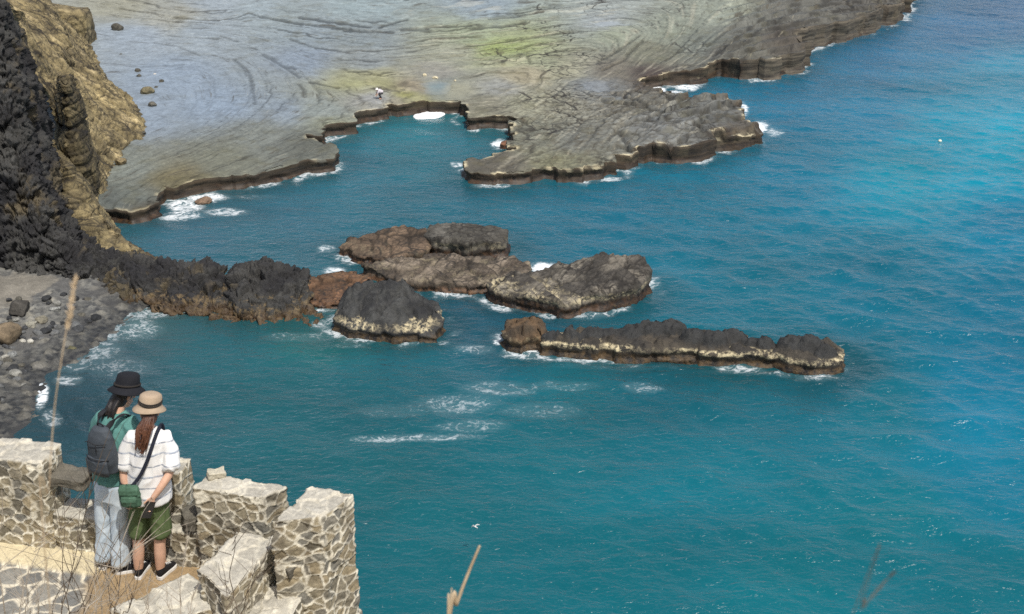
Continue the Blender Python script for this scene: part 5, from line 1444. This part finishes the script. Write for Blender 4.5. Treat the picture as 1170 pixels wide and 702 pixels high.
def shoe(name, heel, yaw, parent, L=.245):
    """canvas sneaker; heel centre on the ground, toe along yaw (0 = +y)"""
    ca, sa = math.cos(yaw), math.sin(yaw); R = np.array([[ca, -sa, 0], [sa, ca, 0], [0, 0, 1.0]])
    h = np.array(heel, float)
    out = np.array([(0, -.02), (.030, -.012), (.036, .05), (.038, .11), (.047, .165), (.040, .205), (.020, L - .022), (0, L - .018), (-.022, L - .024), (-.042, .20), (-.043, .16), (-.035, .11), (-.034, .05), (-.030, -.012)])
    out = smoothpath(np.column_stack([np.vstack([out, out[:1]]), np.zeros(len(out) + 1)]), 57)[:-1]
    V = []; n = len(out)
    for z, s in ((0, .97), (.004, 1.0), (.022, 1.0), (.026, .97)):
        c = out * np.array([s, 1 - (1 - s) * .4, 1]); c[:, 2] = z; V.append(c)
    cap0 = [V[0].mean(0)]; V = np.concatenate(V + [np.array([V[0].mean(0)]), np.array([V[-1].mean(0)])])
    F = [(k * n + j, k * n + (j + 1) % n, (k + 1) * n + (j + 1) % n, (k + 1) * n + j) for k in range(3) for j in range(n)]
    F += [(4 * n, (j + 1) % n, j, 4 * n) for j in range(n)] + [(4 * n + 1, 3 * n + j, 3 * n + (j + 1) % n, 4 * n + 1) for j in range(n)]
    F = np.array(F); tri = np.array([len(set(f)) == 3 for f in F])
    up = [tube([(0, 0.0, .06), (0, .05, .058), (0, .11, .050), (0, .165, .036), (0, .205, .030)], [(.033, .045), (.036, .048), (.038, .036), (.040, .022), (.034, .017)], 14, up=(0, 0, 1)), tube([(0, .015, .06), (0, .02, .095)], [.038, .036], 14)]
    o = skin(name, [((v @ R.T) + h, f) for v, f in up], M_shoe, parent, .006, 3)
    # sole as a bmesh fan-capped outline
    bm = bmesh.new(); W4 = [[bm.verts.new(((R @ V[k * n + j]) + h).tolist()) for j in range(n)] for k in range(4)]
    for k in range(3):
        for j in range(n): bm.faces.new((W4[k][j], W4[k][(j + 1) % n], W4[k + 1][(j + 1) % n], W4[k + 1][j]))
    bm.faces.new(W4[0][::-1]); bm.faces.new(W4[3])
    me = bpy.data.meshes.new('sole'); bm.to_mesh(me); bm.free(); link('sole', me, M_sole, o)
    lace = [tube([R @ np.array((-.018, y, z)) + h, R @ np.array((0, y + .003, z + .006)) + h, R @ np.array((.018, y, z)) + h], .0035, 6, up=(0, 0, 1)) for y, z in ((.085, .091), (.105, .083), (.125, .074), (.145, .064))]
    v, f = merge(lace); link('lace', np_mesh('lace', v, f), M_sole, o)
    return o

def eyes(tr, parent):
    for s in (-1, 1):
        v, f = ball(tr((s * .031, .073, .012)), .0125, 12); e = link('eye', np_mesh('eye', v, f), M_eye_w, parent)
        v, f = ball(tr((s * .031, .0815, .012)), .006, 10); link('iris', np_mesh('iris', v, f), M_iris, e)

def lean(p, kx, sx=1.0, sy=1.0):
    """the weight is on one side: the body leans over in world x while the feet stay flat"""
    a = p.rotation_euler.z; vx, vy = kx * math.cos(-a), kx * math.sin(-a)
    def go(o):
        n = len(o.data.vertices); co = np.zeros(n * 3, np.float32); o.data.vertices.foreach_get('co', co); co = co.reshape(-1, 3)
        co[:, 0] *= sx; co[:, 1] *= sy; h = np.maximum(co[:, 2] - .03, 0); co[:, 0] += vx * h; co[:, 1] += vy * h
        o.data.vertices.foreach_set('co', co.ravel()); o.data.update()
        for c in o.children: go(c)
    bpy.context.view_layer.update()
    go(p)

# ---------------------------------------------------------------- person in shorts (nearest)
def person_shorts():
    x0, y0 = P(172, 659, DECK)[:2]
    loc = (x0, y0 - .02, DECK + .012)
    hc = (0.0, .02, 1.425); yaw = math.radians(12); pitch = math.radians(-14)
    hp, tr = head_parts(hc, yaw, pitch, .97)
    body = list(hp)
    body.append(tube([(0, -.015, 1.26), (0, -.01, 1.33), (0, .005, 1.38)], [.052, .048, .048], 14))
    body.append(loftz([(0, 0, .74, .135, .10), (0, 0, .84, .15, .11), (0, .0, .95, .125, .09), (0, 0, 1.08, .13, .095), (0, -.005, 1.18, .15, .095), (0, -.01, 1.24, .13, .070), (0, -.01, 1.28, .065, .042)]))
    for s, kx, ax in ((-1, -.095, -.096), (1, .10, .105)):
        body.append(tube(smoothpath([(s * .075, 0, .78), (s * .085, .01, .60), (kx, .012, .42), (kx, -.012, .31), (ax, -.012, .19), (ax, -.005, .09), (ax, .0, .05)], 18), np.interp(np.linspace(0, 1, 18), [0, .25, .5, .62, .8, .93, 1], [.085, .075, .052, .055, .044, .033, .034]), 16))
        body.append(tube([(ax, -.01, .045), (ax, .08, .035), (ax, .15, .025)], [.03, .032, .028], 12, up=(0, 0, 1)))
    armL = [(-.135, -.01, 1.215), (-.195, -.02, 1.12), (-.215, -.05, .99), (-.195, -.085, .88), (-.168, -.105, .80)]
    armR = [(.135, -.01, 1.215), (.20, -.03, 1.12), (.215, -.08, .995), (.155, -.15, .90), (.085, -.185, .815)]
    for A in (armL, armR):
        body.append(tube(smoothpath(A, 14), np.interp(np.linspace(0, 1, 14), [0, .5, .65, 1], [.042, .036, .037, .024]), 14))
    body += hand(armL[-1], (.10, -.05, -1), (.75, -.65, 0), .75, .95, 1)
    body += hand(armR[-1], (-.30, -.02, -1), (-.5, -.85, 0), .9, .95, -1)
    p = skin('person', body, M_skin, None, .0055, 3)
    p.location = loc
    tag(p, 'person in tan brimmed hat, white striped shirt and green shorts standing at the parapet', 'person')
    eyes(tr, p)
    torso = loftz([(0, -.01, .715, .205, .150), (0, -.01, .76, .203, .150), (0, -.01, .88, .195, .142), (0, -.012, 1.02, .185, .135), (0, -.015, 1.14, .182, .125), (0, -.018, 1.22, .175, .105), (0, -.015, 1.275, .125, .078), (0, -.01, 1.305, .074, .058)])
    sl = [tube([(-.13, -.012, 1.235), (-.185, -.02, 1.13), (-.212, -.042, 1.015)], [(.066, .066), (.077, .072), (.080, .076)], 18), tube([(.13, -.012, 1.235), (.19, -.03, 1.13), (.218, -.075, 1.015)], [(.066, .066), (.077, .072), (.082, .076)], 18)]
    skin('shirt', [torso] + sl, M_striped, p, .008, 4, .016, 8.0, (1.3, 1.3, .8), 3)
    sh = [loftz([(0, 0, .60, .160, .118), (0, 0, .72, .165, .125), (0, 0, .80, .155, .115)])]
    for s, kx in ((-1, -.098), (1, .104)):
        sh.append(tube([(s * .078, 0, .72), (s * .092, .004, .58), (kx, .006, .415)], [(.088, .105), (.092, .102), (.097, .098)], 18))
    skin('shorts', sh, M_shorts, p, .008, 3, .013, 10.0, (1, 1, .6), 7)
    for ax, yw, hl in ((-.096, -.12, -.03), (.105, -.40, -.03)):
        skin('sock', [tube([(ax, -.004, .065), (ax, -.008, .115)], [.040, .037], 14)], M_sock, p, .005, 2)
        shoe('shoe', (ax, hl, 0), yw, p, .24)
    # hair: cap under the hat and a loose tail down the back
    R = tr
    cap = [ball(R((0, -.018, .028)), (.083, .094, .095)), ball(R((0, -.045, -.03)), (.072, .058, .07))]
    tail = []
    r = np.random.default_rng(4)
    for k in range(44):
        a = r.uniform(-1, 1); b = r.uniform(0, 1)
        st = np.array(R((a * .045, -.085 - .012 * b, -.03 + .03 * b)))
        L = r.uniform(.13, .22)
        en = np.array([-.035 + a * .040 + r.normal(0, .016), -.150 - .022 * b + r.normal(0, .006), 1.385 - L])
        mid = (st + en) / 2 + np.array([a * .014 + r.normal(0, .012), -.018, .02])
        tail.append(tube(smoothpath([st, mid, en], 9), np.interp(np.linspace(0, 1, 9), [0, .4, 1], [.010, .0085, .0022]), 6))
    h = skin('hair', cap + tail, M_hair_red, p, .0042, 0)
    hat('hat', R((0, -.008, .058)), M_hat_tan, p, .098, .092, .140, .030, (math.radians(-8), math.radians(5), 0), 'double', .05, 1)
    lean(p, .112, .82, .90)
    # canvas bag on a strap, worn across the back
    bg = empty('shoulder_bag', (loc[0] - .095 + .112 * .85, loc[1] - .190, loc[2] + .85)); tag(bg, 'small green canvas bag on a dark strap at the hip of the person in shorts', 'bag')
    bx = [loftz([(0, 0, -.105, .082, .034), (0, -.004, -.09, .096, .046), (0, -.008, 0, .100, .052), (0, -.004, .075, .094, .042), (0, 0, .098, .080, .026)], 24)]
    skin('bag_body', bx, M_bag, bg, .006, 4, .010, 16.0, (1, 1, 1), 9)
    skin('bag_pocket', [loftz([(0, -.046, -.085, .070, .020), (0, -.056, -.03, .074, .024), (0, -.050, .012, .070, .018)], 20)], M_bag, bg, .005, 3, .008, 20.0, (1, 1, 1), 12)
    skin('bag_flap', [loftz([(0, -.050, .03, .088, .012), (0, -.040, .075, .092, .020), (0, -.01, .104, .084, .032)], 20)], M_bag, bg, .005, 3, .006, 20.0, (1, 1, 1), 13)
    for ch in bg.children:
        ch.data.transform(Matrix.Diagonal((.78, .80, .82, 1)))
    off = np.array([-.095, -.190, .85])
    back = smoothpath([(.105, .075, 1.24), (.10, .03, 1.318), (.085, -.055, 1.30), (.055, -.135, 1.20), (.02, -.160, 1.10), (-.03, -.178, 1.00), (-.095, -.205, .925)], 30)
    fr_ = smoothpath([(.105, .075, 1.24), (.07, .13, 1.12), (-.05, .158, .98), (-.16, .11, .90), (-.215, -.02, .87), (-.205, -.13, .90), (-.13, -.205, .93)], 30)
    for w_ in (back, fr_):
        w_[:, 0] = w_[:, 0] * .84 + .112 * (w_[:, 2] - .03) ; w_[:, 1] *= .93; w_ -= off + np.array([.112 * .85, 0, 0])
    v, f = merge([tube(back, [(.013, .004)] * 30, 8, up=(.3, -1, .3)), tube(fr_, [(.013, .004)] * 30, 8, up=(.3, 1, .2))])
    link('strap', np_mesh('strap', v, f), M_strap, bg)
    # phone held in the right hand
    c = np.array(armR[-1]) * np.array([.82, .9, 1]) + np.array([-.028 + .112 * .73, -.032, -.085])
    bm = bmesh.new(); bmesh.ops.create_cube(bm, size=1.0)
    bmesh.ops.scale(bm, vec=(.070, .010, .145), verts=bm.verts[:]); bmesh.ops.bevel(bm, geom=bm.edges[:], offset=.0035, segments=2, affect='EDGES')
    me = bpy.data.meshes.new('phone'); bm.to_mesh(me); bm.free()
    ph = link('phone', me, M_phone, None, np.array(loc) + c); ph.rotation_euler = (.15, .35, .5)
    tag(ph, 'black phone held behind the back by the person in shorts', 'phone')
person_shorts()

# ---------------------------------------------------------------- person in jeans with a rucksack
def person_jeans():
    x0, y0 = P(131, 651, DECK)[:2]
    rz = math.radians(-24); loc = (x0, y0 - .01, DECK + .012)
    hc = (.015, .135, 1.475); yaw = math.radians(-18); pitch = math.radians(-22)
    hp, tr = head_parts(hc, yaw, pitch, 1.0)
    body = list(hp)
    body.append(tube([(0, .045, 1.32), (.005, .075, 1.38), (.01, .11, 1.43)], [.056, .050, .050], 14))
    body.append(loftz([(0, 0, .80, .14, .10), (0, 0, .88, .155, .11), (0, .01, 1.0, .13, .095), (0, .022, 1.13, .14, .10), (0, .032, 1.24, .155, .10), (0, .035, 1.30, .145, .065), (0, .04, 1.335, .07, .04)]))
    for s in (-1, 1):
        body.append(tube(smoothpath([(s * .085, 0, .82), (s * .09, .01, .62), (s * .088, .012, .45), (s * .088, -.01, .30), (s * .088, -.005, .08)], 16), np.interp(np.linspace(0, 1, 16), [0, .3, .55, .7, 1], [.085, .072, .052, .054, .034]), 14))
        body.append(tube([(s * .088, -.01, .045), (s * .088, .08, .035), (s * .088, .16, .026)], [.03, .032, .028], 12, up=(0, 0, 1)))
    armL = [(-.145, .04, 1.28), (-.222, .06, 1.19), (-.24, .12, 1.07), (-.16, .25, 1.05), (-.07, .32, 1.08)]
    armR = [(.145, .04, 1.28), (.222, .08, 1.19), (.235, .15, 1.07), (.15, .27, 1.05), (.06, .33, 1.08)]
    for A in (armL, armR):
        body.append(tube(smoothpath(A, 14), np.interp(np.linspace(0, 1, 14), [0, .5, .65, 1], [.050, .040, .040, .026]), 14))
    body += hand(armL[-1], (.6, .5, .15), (.3, .1, -.9), .8, 1.0, 1)
    body += hand(armR[-1], (-.6, .5, .15), (-.3, .1, -.9), .8, 1.0, -1)
    p = skin('person', body, M_skin, None, .0055, 3)
    p.location = loc; p.rotation_euler = (0, 0, rz)
    tag(p, 'person in black bucket hat, teal shirt and pale wide jeans wearing a grey rucksack', 'person')
    eyes(tr, p)
    torso = loftz([(0, 0, .82, .185, .135), (0, 0, .90, .183, .135), (0, .01, 1.02, .172, .128), (0, .022, 1.15, .172, .122), (0, .032, 1.26, .175, .108), (0, .042, 1.325, .135, .082), (0, .052, 1.365, .078, .062)])
    sl = [tube([(-.13, .04, 1.29), (-.20, .055, 1.21), (-.237, .095, 1.11)], [.074, .076, .078], 16), tube([(.13, .04, 1.29), (.20, .065, 1.21), (.235, .12, 1.11)], [.074, .076, .078], 16)]
    skin('shirt', [torso] + sl, M_teal, p, .008, 4, .014, 9.0, (1.2, 1.2, .8), 23)
    jn = [loftz([(0, 0, .66, .160, .120), (0, 0, .78, .170, .128), (0, 0, .90, .150, .112)])]
    for s in (-1, 1):
        jn.append(tube([(s * .082, 0, .80), (s * .088, .006, .60), (s * .090, .004, .35), (s * .090, -.002, .105)], [(.092, .108), (.088, .098), (.083, .088), (.086, .090)], 18))
    skin('jeans', jn, M_jeans, p, .008, 3, .015, 9.0, (1, 1, .55), 27)
    shoe('shoe', (-.090, -.045, 0), math.radians(30), p, .26); shoe('shoe', (.080, -.03, 0), math.radians(-52), p, .26)
    cap = [ball(tr((0, -.015, .026)), (.084, .098, .098)), ball(tr((0, -.045, -.045)), (.074, .060, .075))]
    r = np.random.default_rng(9)
    for k in range(14):
        a = r.uniform(-1, 1); st = np.array(tr((a * .055, -.075, -.04))); en = np.array([a * .06 + r.normal(0, .01) - .02, -.02 + r.normal(0, .01), 1.335 + r.uniform(-.03, .03)])
        cap.append(tube(smoothpath([st, (st + en) / 2 + np.array([0, -.02, 0]), en], 7), np.linspace(.018, .006, 7), 7))
    skin('hair', cap, M_hair_blk, p, .006, 1)
    hat('hat', tr((0, -.004, .062)), M_hat_blk, p, .102, .100, .160, .036, (math.radians(-14), 0, 0), 'single', .04, 2)
    lean(p, .118, .84, .92)
    # rucksack
    M4 = Matrix.Translation(loc) @ Matrix.Rotation(rz, 4, 'Z')
    b0 = M4 @ Vector((.0, -.175, 1.16)); b0.x += .118 * 1.14 + .04
    bp = empty('backpack', b0, rz); bp.rotation_euler = (math.radians(6), math.radians(2), rz); bp.scale = (.80, .84, .86)
    tag(bp, 'slate grey rucksack with front pocket worn by the person in the black hat', 'backpack')
    main = [loftz([(0, .015, -.215, .120, .065), (0, .0, -.195, .142, .088), (0, -.008, -.08, .148, .098), (0, 0, .06, .140, .088), (0, .012, .15, .118, .070), (0, .025, .20, .085, .048), (0, .032, .215, .05, .028)], 28)]
    skin('pack_body', main, M_pack, bp, .007, 4, .007, 9.0, (1, 1, 1), 31)
    skin('front_pocket', [loftz([(0, -.085, -.205, .105, .028), (0, -.100, -.15, .122, .034), (0, -.098, -.06, .118, .028), (0, -.086, -.03, .105, .016)], 24)], M_pack, bp, .006, 3, .006, 12.0, (1, 1, 1), 33)
    z_ = [tube(smoothpath([(-.125, -.075, -.035), (-.06, -.118, -.028), (.06, -.118, -.028), (.125, -.075, -.035)], 16), .004, 6, up=(0, 0, 1)), tube(smoothpath([(-.115, -.07, .095), (-.05, -.098, .13), (.03, -.098, .115), (.115, -.066, .12)], 16), .0042, 6, up=(0, 0, 1))]
    for v, f in z_: link('zip', np_mesh('zip', v, f), M_packdark, bp)
    for v, f in (tube([(-.055, -.100, .125), (-.052, -.108, .09), (-.05, -.108, .065)], .004, 6), tube([(.03, -.100, .112), (.034, -.108, .08), (.038, -.106, .05)], .004, 6)): link('zip_pull', np_mesh('zip_pull', v, f), M_packdark, bp)
    v, f = tube(smoothpath([(-.03, .035, .205), (-.025, .025, .245), (.025, .025, .245), (.03, .035, .205)], 12), [(.010, .004)] * 12, 8); link('grab_handle', np_mesh('grab_handle', v, f), M_packdark, bp)
    for s in (-1, 1):
        pts = smoothpath([(s * .05, .04, .19), (s * .085, .12, .245), (s * .10, .24, .235), (s * .115, .325, .13), (s * .14, .32, 0), (s * .165, .20, -.13), (s * .13, .06, -.185)], 26)
        v, f = tube(pts, [(.024, .007)] * 26, 10, up=(0, 1, .4)); link('shoulder_strap', np_mesh('shoulder_strap', v, f), M_packdark, bp)
person_jeans()

# ---------------------------------------------------------------- tiny far person stooping on the shelf
def far_person():
    b = P(435, 113, 1.2)
    parts = [ball((0, .30, .80), (.10, .11, .12)), tube([(0, -.12, .55), (0, .10, .68), (0, .24, .74)], [.15, .17, .10], 12), tube([(-.10, -.12, .52), (-.13, .12, .42), (-.12, -.02, .05)], [.09, .075, .05], 10), tube([(.10, -.12, .52), (.13, .12, .42), (.12, -.02, .05)], [.09, .075, .05], 10),
             tube([(-.16, .20, .70), (-.18, .30, .45), (-.10, .42, .25)], [.05, .045, .03], 8), tube([(.16, .20, .70), (.18, .30, .45), (.10, .42, .25)], [.05, .045, .03], 8), tube([(-.12, -.04, .04), (-.12, .14, .03)], [.045, .04], 8), tube([(.12, -.04, .04), (.12, .14, .03)], [.045, .04], 8)]
    p = skin('person', parts, M_skin, None, .018, 2); p.location = b; p.rotation_euler = (0, 0, 1.9); p.scale = (1.05,) * 3
    tag(p, 'tiny far person stooping near the edge of the rock shelf above the cove', 'person')
    skin('shirt', [tube([(0, -.13, .56), (0, .10, .69), (0, .24, .75)], [.17, .19, .12], 12), tube([(-.16, .20, .71), (-.18, .28, .52)], [.06, .055], 8), tube([(.16, .20, .71), (.18, .28, .52)], [.06, .055], 8)], plain('pale_shirt', (.55, .52, .55), .9), p, .018, 2)
    skin('trousers', [tube([(-.10, -.13, .52), (-.13, .13, .42), (-.12, -.02, .10)], [.115, .095, .07], 10), tube([(.10, -.13, .52), (.13, .13, .42), (.12, -.02, .10)], [.115, .095, .07], 10)], plain('dark_trousers', (.025, .025, .03), .9), p, .018, 2)
    V, F = lathe([(.002, .11), (.08, .10), (.11, .0), (.19, -.03), (.185, -.035), (.10, -.01), (.002, .09)], 20)
    link('hat', np_mesh('hat', V + np.array((0, .30, .86)), F), plain('white_hat', (.7, .69, .66), .9), p)
far_person()
# ================================================================== FOREGROUND STALKS, BIRDS, FOAM
def stalk_mat(name, a, b_):
    m, nt, b = mat(name)
    n1 = noise(nt, coords(nt), 14.0, 4, .6)
    nt.links.new(mix(nt, maprange(nt, n1, .35, .65, 0, 1), a, b_), b.inputs['Base Color']); b.inputs['Roughness'].default_value = .85
    bump(nt, b, noise(nt, coords(nt), 220.0, 2, .5), .3, .001)
    return m
M_straw = stalk_mat('dry_straw', (.34, .25, .15), (.50, .40, .27)); M_twig = stalk_mat('dry_twig', (.055, .040, .028), (.15, .115, .08)); M_palestalk = stalk_mat('pale_stalk', (.26, .22, .17), (.42, .37, .30))

def plant(root, stems, mat_, label, cat, name, group=None):
    """stems: list of (points, r0, r1); each stem is a mesh under the plant"""
    e = empty(name, root); tag(e, label, cat, group)
    for pts, r0, r1 in stems:
        q_ = smoothpath(np.asarray(pts) - np.asarray(root), 22)
        v, f = tube(q_, np.linspace(r0, r1, 22), 7); link('stem', np_mesh('stem', v, f), mat_, e)
    return e

def grow(px0, py0, px1, py1, Y, lean, r, seed, twigs=3, sub=True):
    """a stem whose visible run goes from (px0,py0) up to (px1,py1) at ground distance Y, rooted on the hill"""
    rr = np.random.default_rng(seed)
    a = Q(px0, py0, Y); b = Q(px1, py1, Y + lean)
    root = a + (a - b) * .15; root[2] = hill_z(root[0], root[1])
    root[0] = a[0] + (a[0] - b[0]) * .25
    w = np.linalg.norm(b - a)
    mid = (a + b) / 2 + rr.normal(0, .045, 3) * w
    path = [root, a, (a + mid) / 2 + rr.normal(0, .02, 3) * w, mid, (mid + b) / 2 + rr.normal(0, .025, 3) * w, b]
    out = [(path, r, r * .35)]
    for k in range(twigs):
        t = rr.uniform(.15, .85); s = a + (b - a) * t; s = s + (mid - (a + b) / 2) * (1 - abs(2 * t - 1))
        d = (b - a) * rr.uniform(.18, .42) + np.array([rr.normal(0, .22), rr.normal(0, .1), rr.uniform(0, .1)]) * w
        out.append(([s, s + d * .5 + rr.normal(0, .02, 3) * w, s + d], r * .55, r * .2))
    return root, out
GT = 'dry twiggy plants along the bottom edge'
specs = [ # label, list of stems (px0,py0,px1,py1)
 ('thin dry plant with bare forked twigs at the bottom left corner', [(8,715,2,560),(30,715,52,590),(25,715,20,640),(45,715,40,655)], 5.6),
 ('bushy dry plant of dark bare twigs in front of the flagstones', [(70,715,108,540),(82,715,70,555),(95,715,142,600),(60,715,86,600),(100,715,60,560),(75,715,120,620)], 5.9),
 ('dry plant with one thick grey stem crossing in front of the jeans', [(92,720,196,575),(110,715,152,585),(118,715,128,560),(88,715,150,640)], 5.5),
 ('slender dark twig standing up before the bare earth', [(132,715,136,600),(128,715,118,640),(140,715,160,640)], 5.8),
 ('thin upright dry twigs in front of the low wall at the bottom', [(168,715,172,655),(208,715,212,620),(200,715,190,668),(215,715,228,660)], 6.0),
 ('fine pale dry grass tangle at the bottom left, lowest of the dry plants', [(15,715,38,640),(22,715,66,650),(40,715,22,655),(55,715,90,645),(35,715,58,625),(65,715,40,660),(48,715,74,668)], 5.3),
 ('fine pale dry grass tangle below the jeans and bare earth', [(100,715,128,652),(112,715,90,640),(122,715,158,660),(140,715,118,655),(150,715,176,668),(130,715,142,630)], 5.2),
 ('three slim dry stalks in front of the slanting block', [(256,715,268,602),(262,715,310,622),(276,715,294,640),(282,715,250,660)], 6.2)]
for i, (lab, st, Y) in enumerate(specs):
    stems = []; rt = None
    for j, s in enumerate(st):
        r_, o_ = grow(*s, Y + .12 * j, .1, (.0034 if j else .0040) * (.55 if i in (5, 6) else 1), 100 + i * 10 + j, 6)
        if rt is None: rt = r_
        stems += o_
    plant(rt, stems, M_twig if i in (1, 3, 7) else M_palestalk, lab, 'dry plant', 'dry_plant', GT)

def seed_stalk(pts, Y, r0, head, label, mat_, hr, seed):
    w = [Q(a, b, y) for (a, b), y in zip(pts, np.linspace(Y[0], Y[1], len(pts)))]
    d = (w[0] - w[1]) / np.linalg.norm(w[0] - w[1]); root = w[0].copy()
    while root[2] > hill_z(root[0], root[1]) and root[2] > 20: d = d * .97 + np.array([0, .004, -.03]); root = root + d * .03
    e = empty('grass_stalk', root); tag(e, label, 'grass stalk', 'blurred dry grass stalks close to the viewer')
    path = smoothpath([root] + w, 40) - root
    v, f = tube(path, np.linspace(r0, r0 * .5, 40), 8); link('stem', np_mesh('stem', v, f), mat_, e)
    if head > 0:
        r = np.random.default_rng(seed); ps = []
        n0 = int(40 * (1 - head))
        for k in range(90):
            c = path[r.integers(n0, 40)] + r.normal(0, hr * .35, 3)
            d = path[-1] - path[n0]; d = d / np.linalg.norm(d)
            q_ = c + d * hr * r.uniform(1.2, 2.4) + r.normal(0, hr * .5, 3)
            ps.append(tube([c, (c + q_) / 2, q_], [hr * .10, hr * .24, hr * .05], 5))
        v, f = merge(ps); link('seed_head', np_mesh('seed_head', v, f), mat_, e)
seed_stalk([(52,640),(56,560),(62,470),(72,400),(80,355),(86,322)], (2.0, 2.1), .0014, .26, 'tall blurred straw coloured grass stalk with a seed head before the beach', M_straw, .0052, 3)
seed_stalk([(508,740),(522,690),(535,655),(548,624)], (2.4, 2.45), .0055, .0, 'pale blurred stalk rising from the bottom edge in front of the open water', M_straw, .005, 4)
seed_stalk([(511,740),(513,705),(516,672)], (2.3, 2.35), .0028, .0, 'short thin blurred stalk just left of the pale stalk at the bottom edge', M_straw, .004, 5)
seed_stalk([(960,740),(985,695),(1020,655)], (1.25, 1.3), .0007, .4, 'faint brown blurred grass tip at the bottom right of the water', M_twig, .0022, 6)

# ---- seabirds and a float on the water
M_bird = plain('white_feathers', (.72, .72, .70), .8); M_birdg = plain('grey_feathers', (.32, .33, .34), .8); M_beak = plain('yellow_beak', (.5, .3, .05), .5)
def bird(px, py, z, rz, s, label):
    b = skin('seabird', [tube([(0, -.20, 0), (0, -.05, 0), (0, .10, .01), (0, .17, .03)], [.03, .065, .055, .03], 12), ball((0, .20, .045), (.035, .045, .035)), tube([(0, -.18, 0), (0, -.30, 0)], [(.035, .012), (.055, .006)], 8, up=(0, 0, 1))], M_bird, None, .012, 2)
    b.location = P(px, py, z); b.rotation_euler = (0, .25, rz); b.scale = (s, s, s); tag(b, label, 'bird')
    for sd_ in (-1, 1):
        v, f = tube([(sd_ * .04, .05, .02), (sd_ * .25, .09, .10), (sd_ * .50, -.02, .07)], [(.010, .075), (.009, .065), (.004, .02)], 8, up=(0, 0, 1)); link('wing', np_mesh('wing', v, f), M_birdg if sd_ < 0 else M_bird, b)
    v, f = tube([(0, .24, .042), (0, .285, .034)], [.010, .003], 6); link('beak', np_mesh('beak', v, f), M_beak, b)
bird(543, 602, 1.5, .8, .5, 'small white seabird flying low over the water at the bottom centre')
def float_(px, py, label):
    V, F = lathe([(.002, .16), (.12, .15), (.22, .06), (.24, -.04), (.16, -.14), (.002, -.18)], 20)
    o = link('net_float', np_mesh('net_float', V, F), plain('pale_float', (.75, .72, .55), .6), None, P(px, py, .03)); tag(o, label, 'float'); o.scale = (.62,) * 3
    v, f = tube([(0, 0, .15), (0, 0, .24)], .03, 8); link('float_eye', np_mesh('float_eye', v, f), M_twig, o)
float_(1074, 161, 'tiny pale float on the bright blue water at the right')

def foam_pad():
    c = P(490, 132, .03); a = np.linspace(0, 2 * math.pi, 96, endpoint=False)
    rings = []
    for t in np.linspace(0, 1, 26):
        rr = t
        wob = 1 + .10 * np.sin(2 * a + .6) + .05 * np.sin(5 * a) + .05 * perlin(np.column_stack([np.cos(a) * 2, np.sin(a) * 2, np.full(96, 3.0)]), 5)
        x = 1.32 * rr * wob * np.cos(a); y = 1.25 * rr * wob * np.sin(a) + .22 * x
        z = .16 * np.sqrt(np.maximum(0, 1 - rr ** 4)) - .04
        rings.append(np.column_stack([x, y, z + .035 * fbm(np.column_stack([x * 4, y * 4, 0 * x]), 4, 8) * (rr < .98)]))
    V = np.concatenate(rings); n = 96
    F = np.array([(k * n + j, k * n + (j + 1) % n, (k + 1) * n + (j + 1) % n, (k + 1) * n + j) for k in range(25) for j in range(n)])
    o = link('foam_patch', np_mesh('foam_patch', V, F[:, ::-1]), plain('foam', (.82, .84, .85), .9, .05, 6.0, .6, .03), None, c)
    tag(o, 'solid white oval of foam floating at the head of the inner cove', 'foam')
foam_pad()
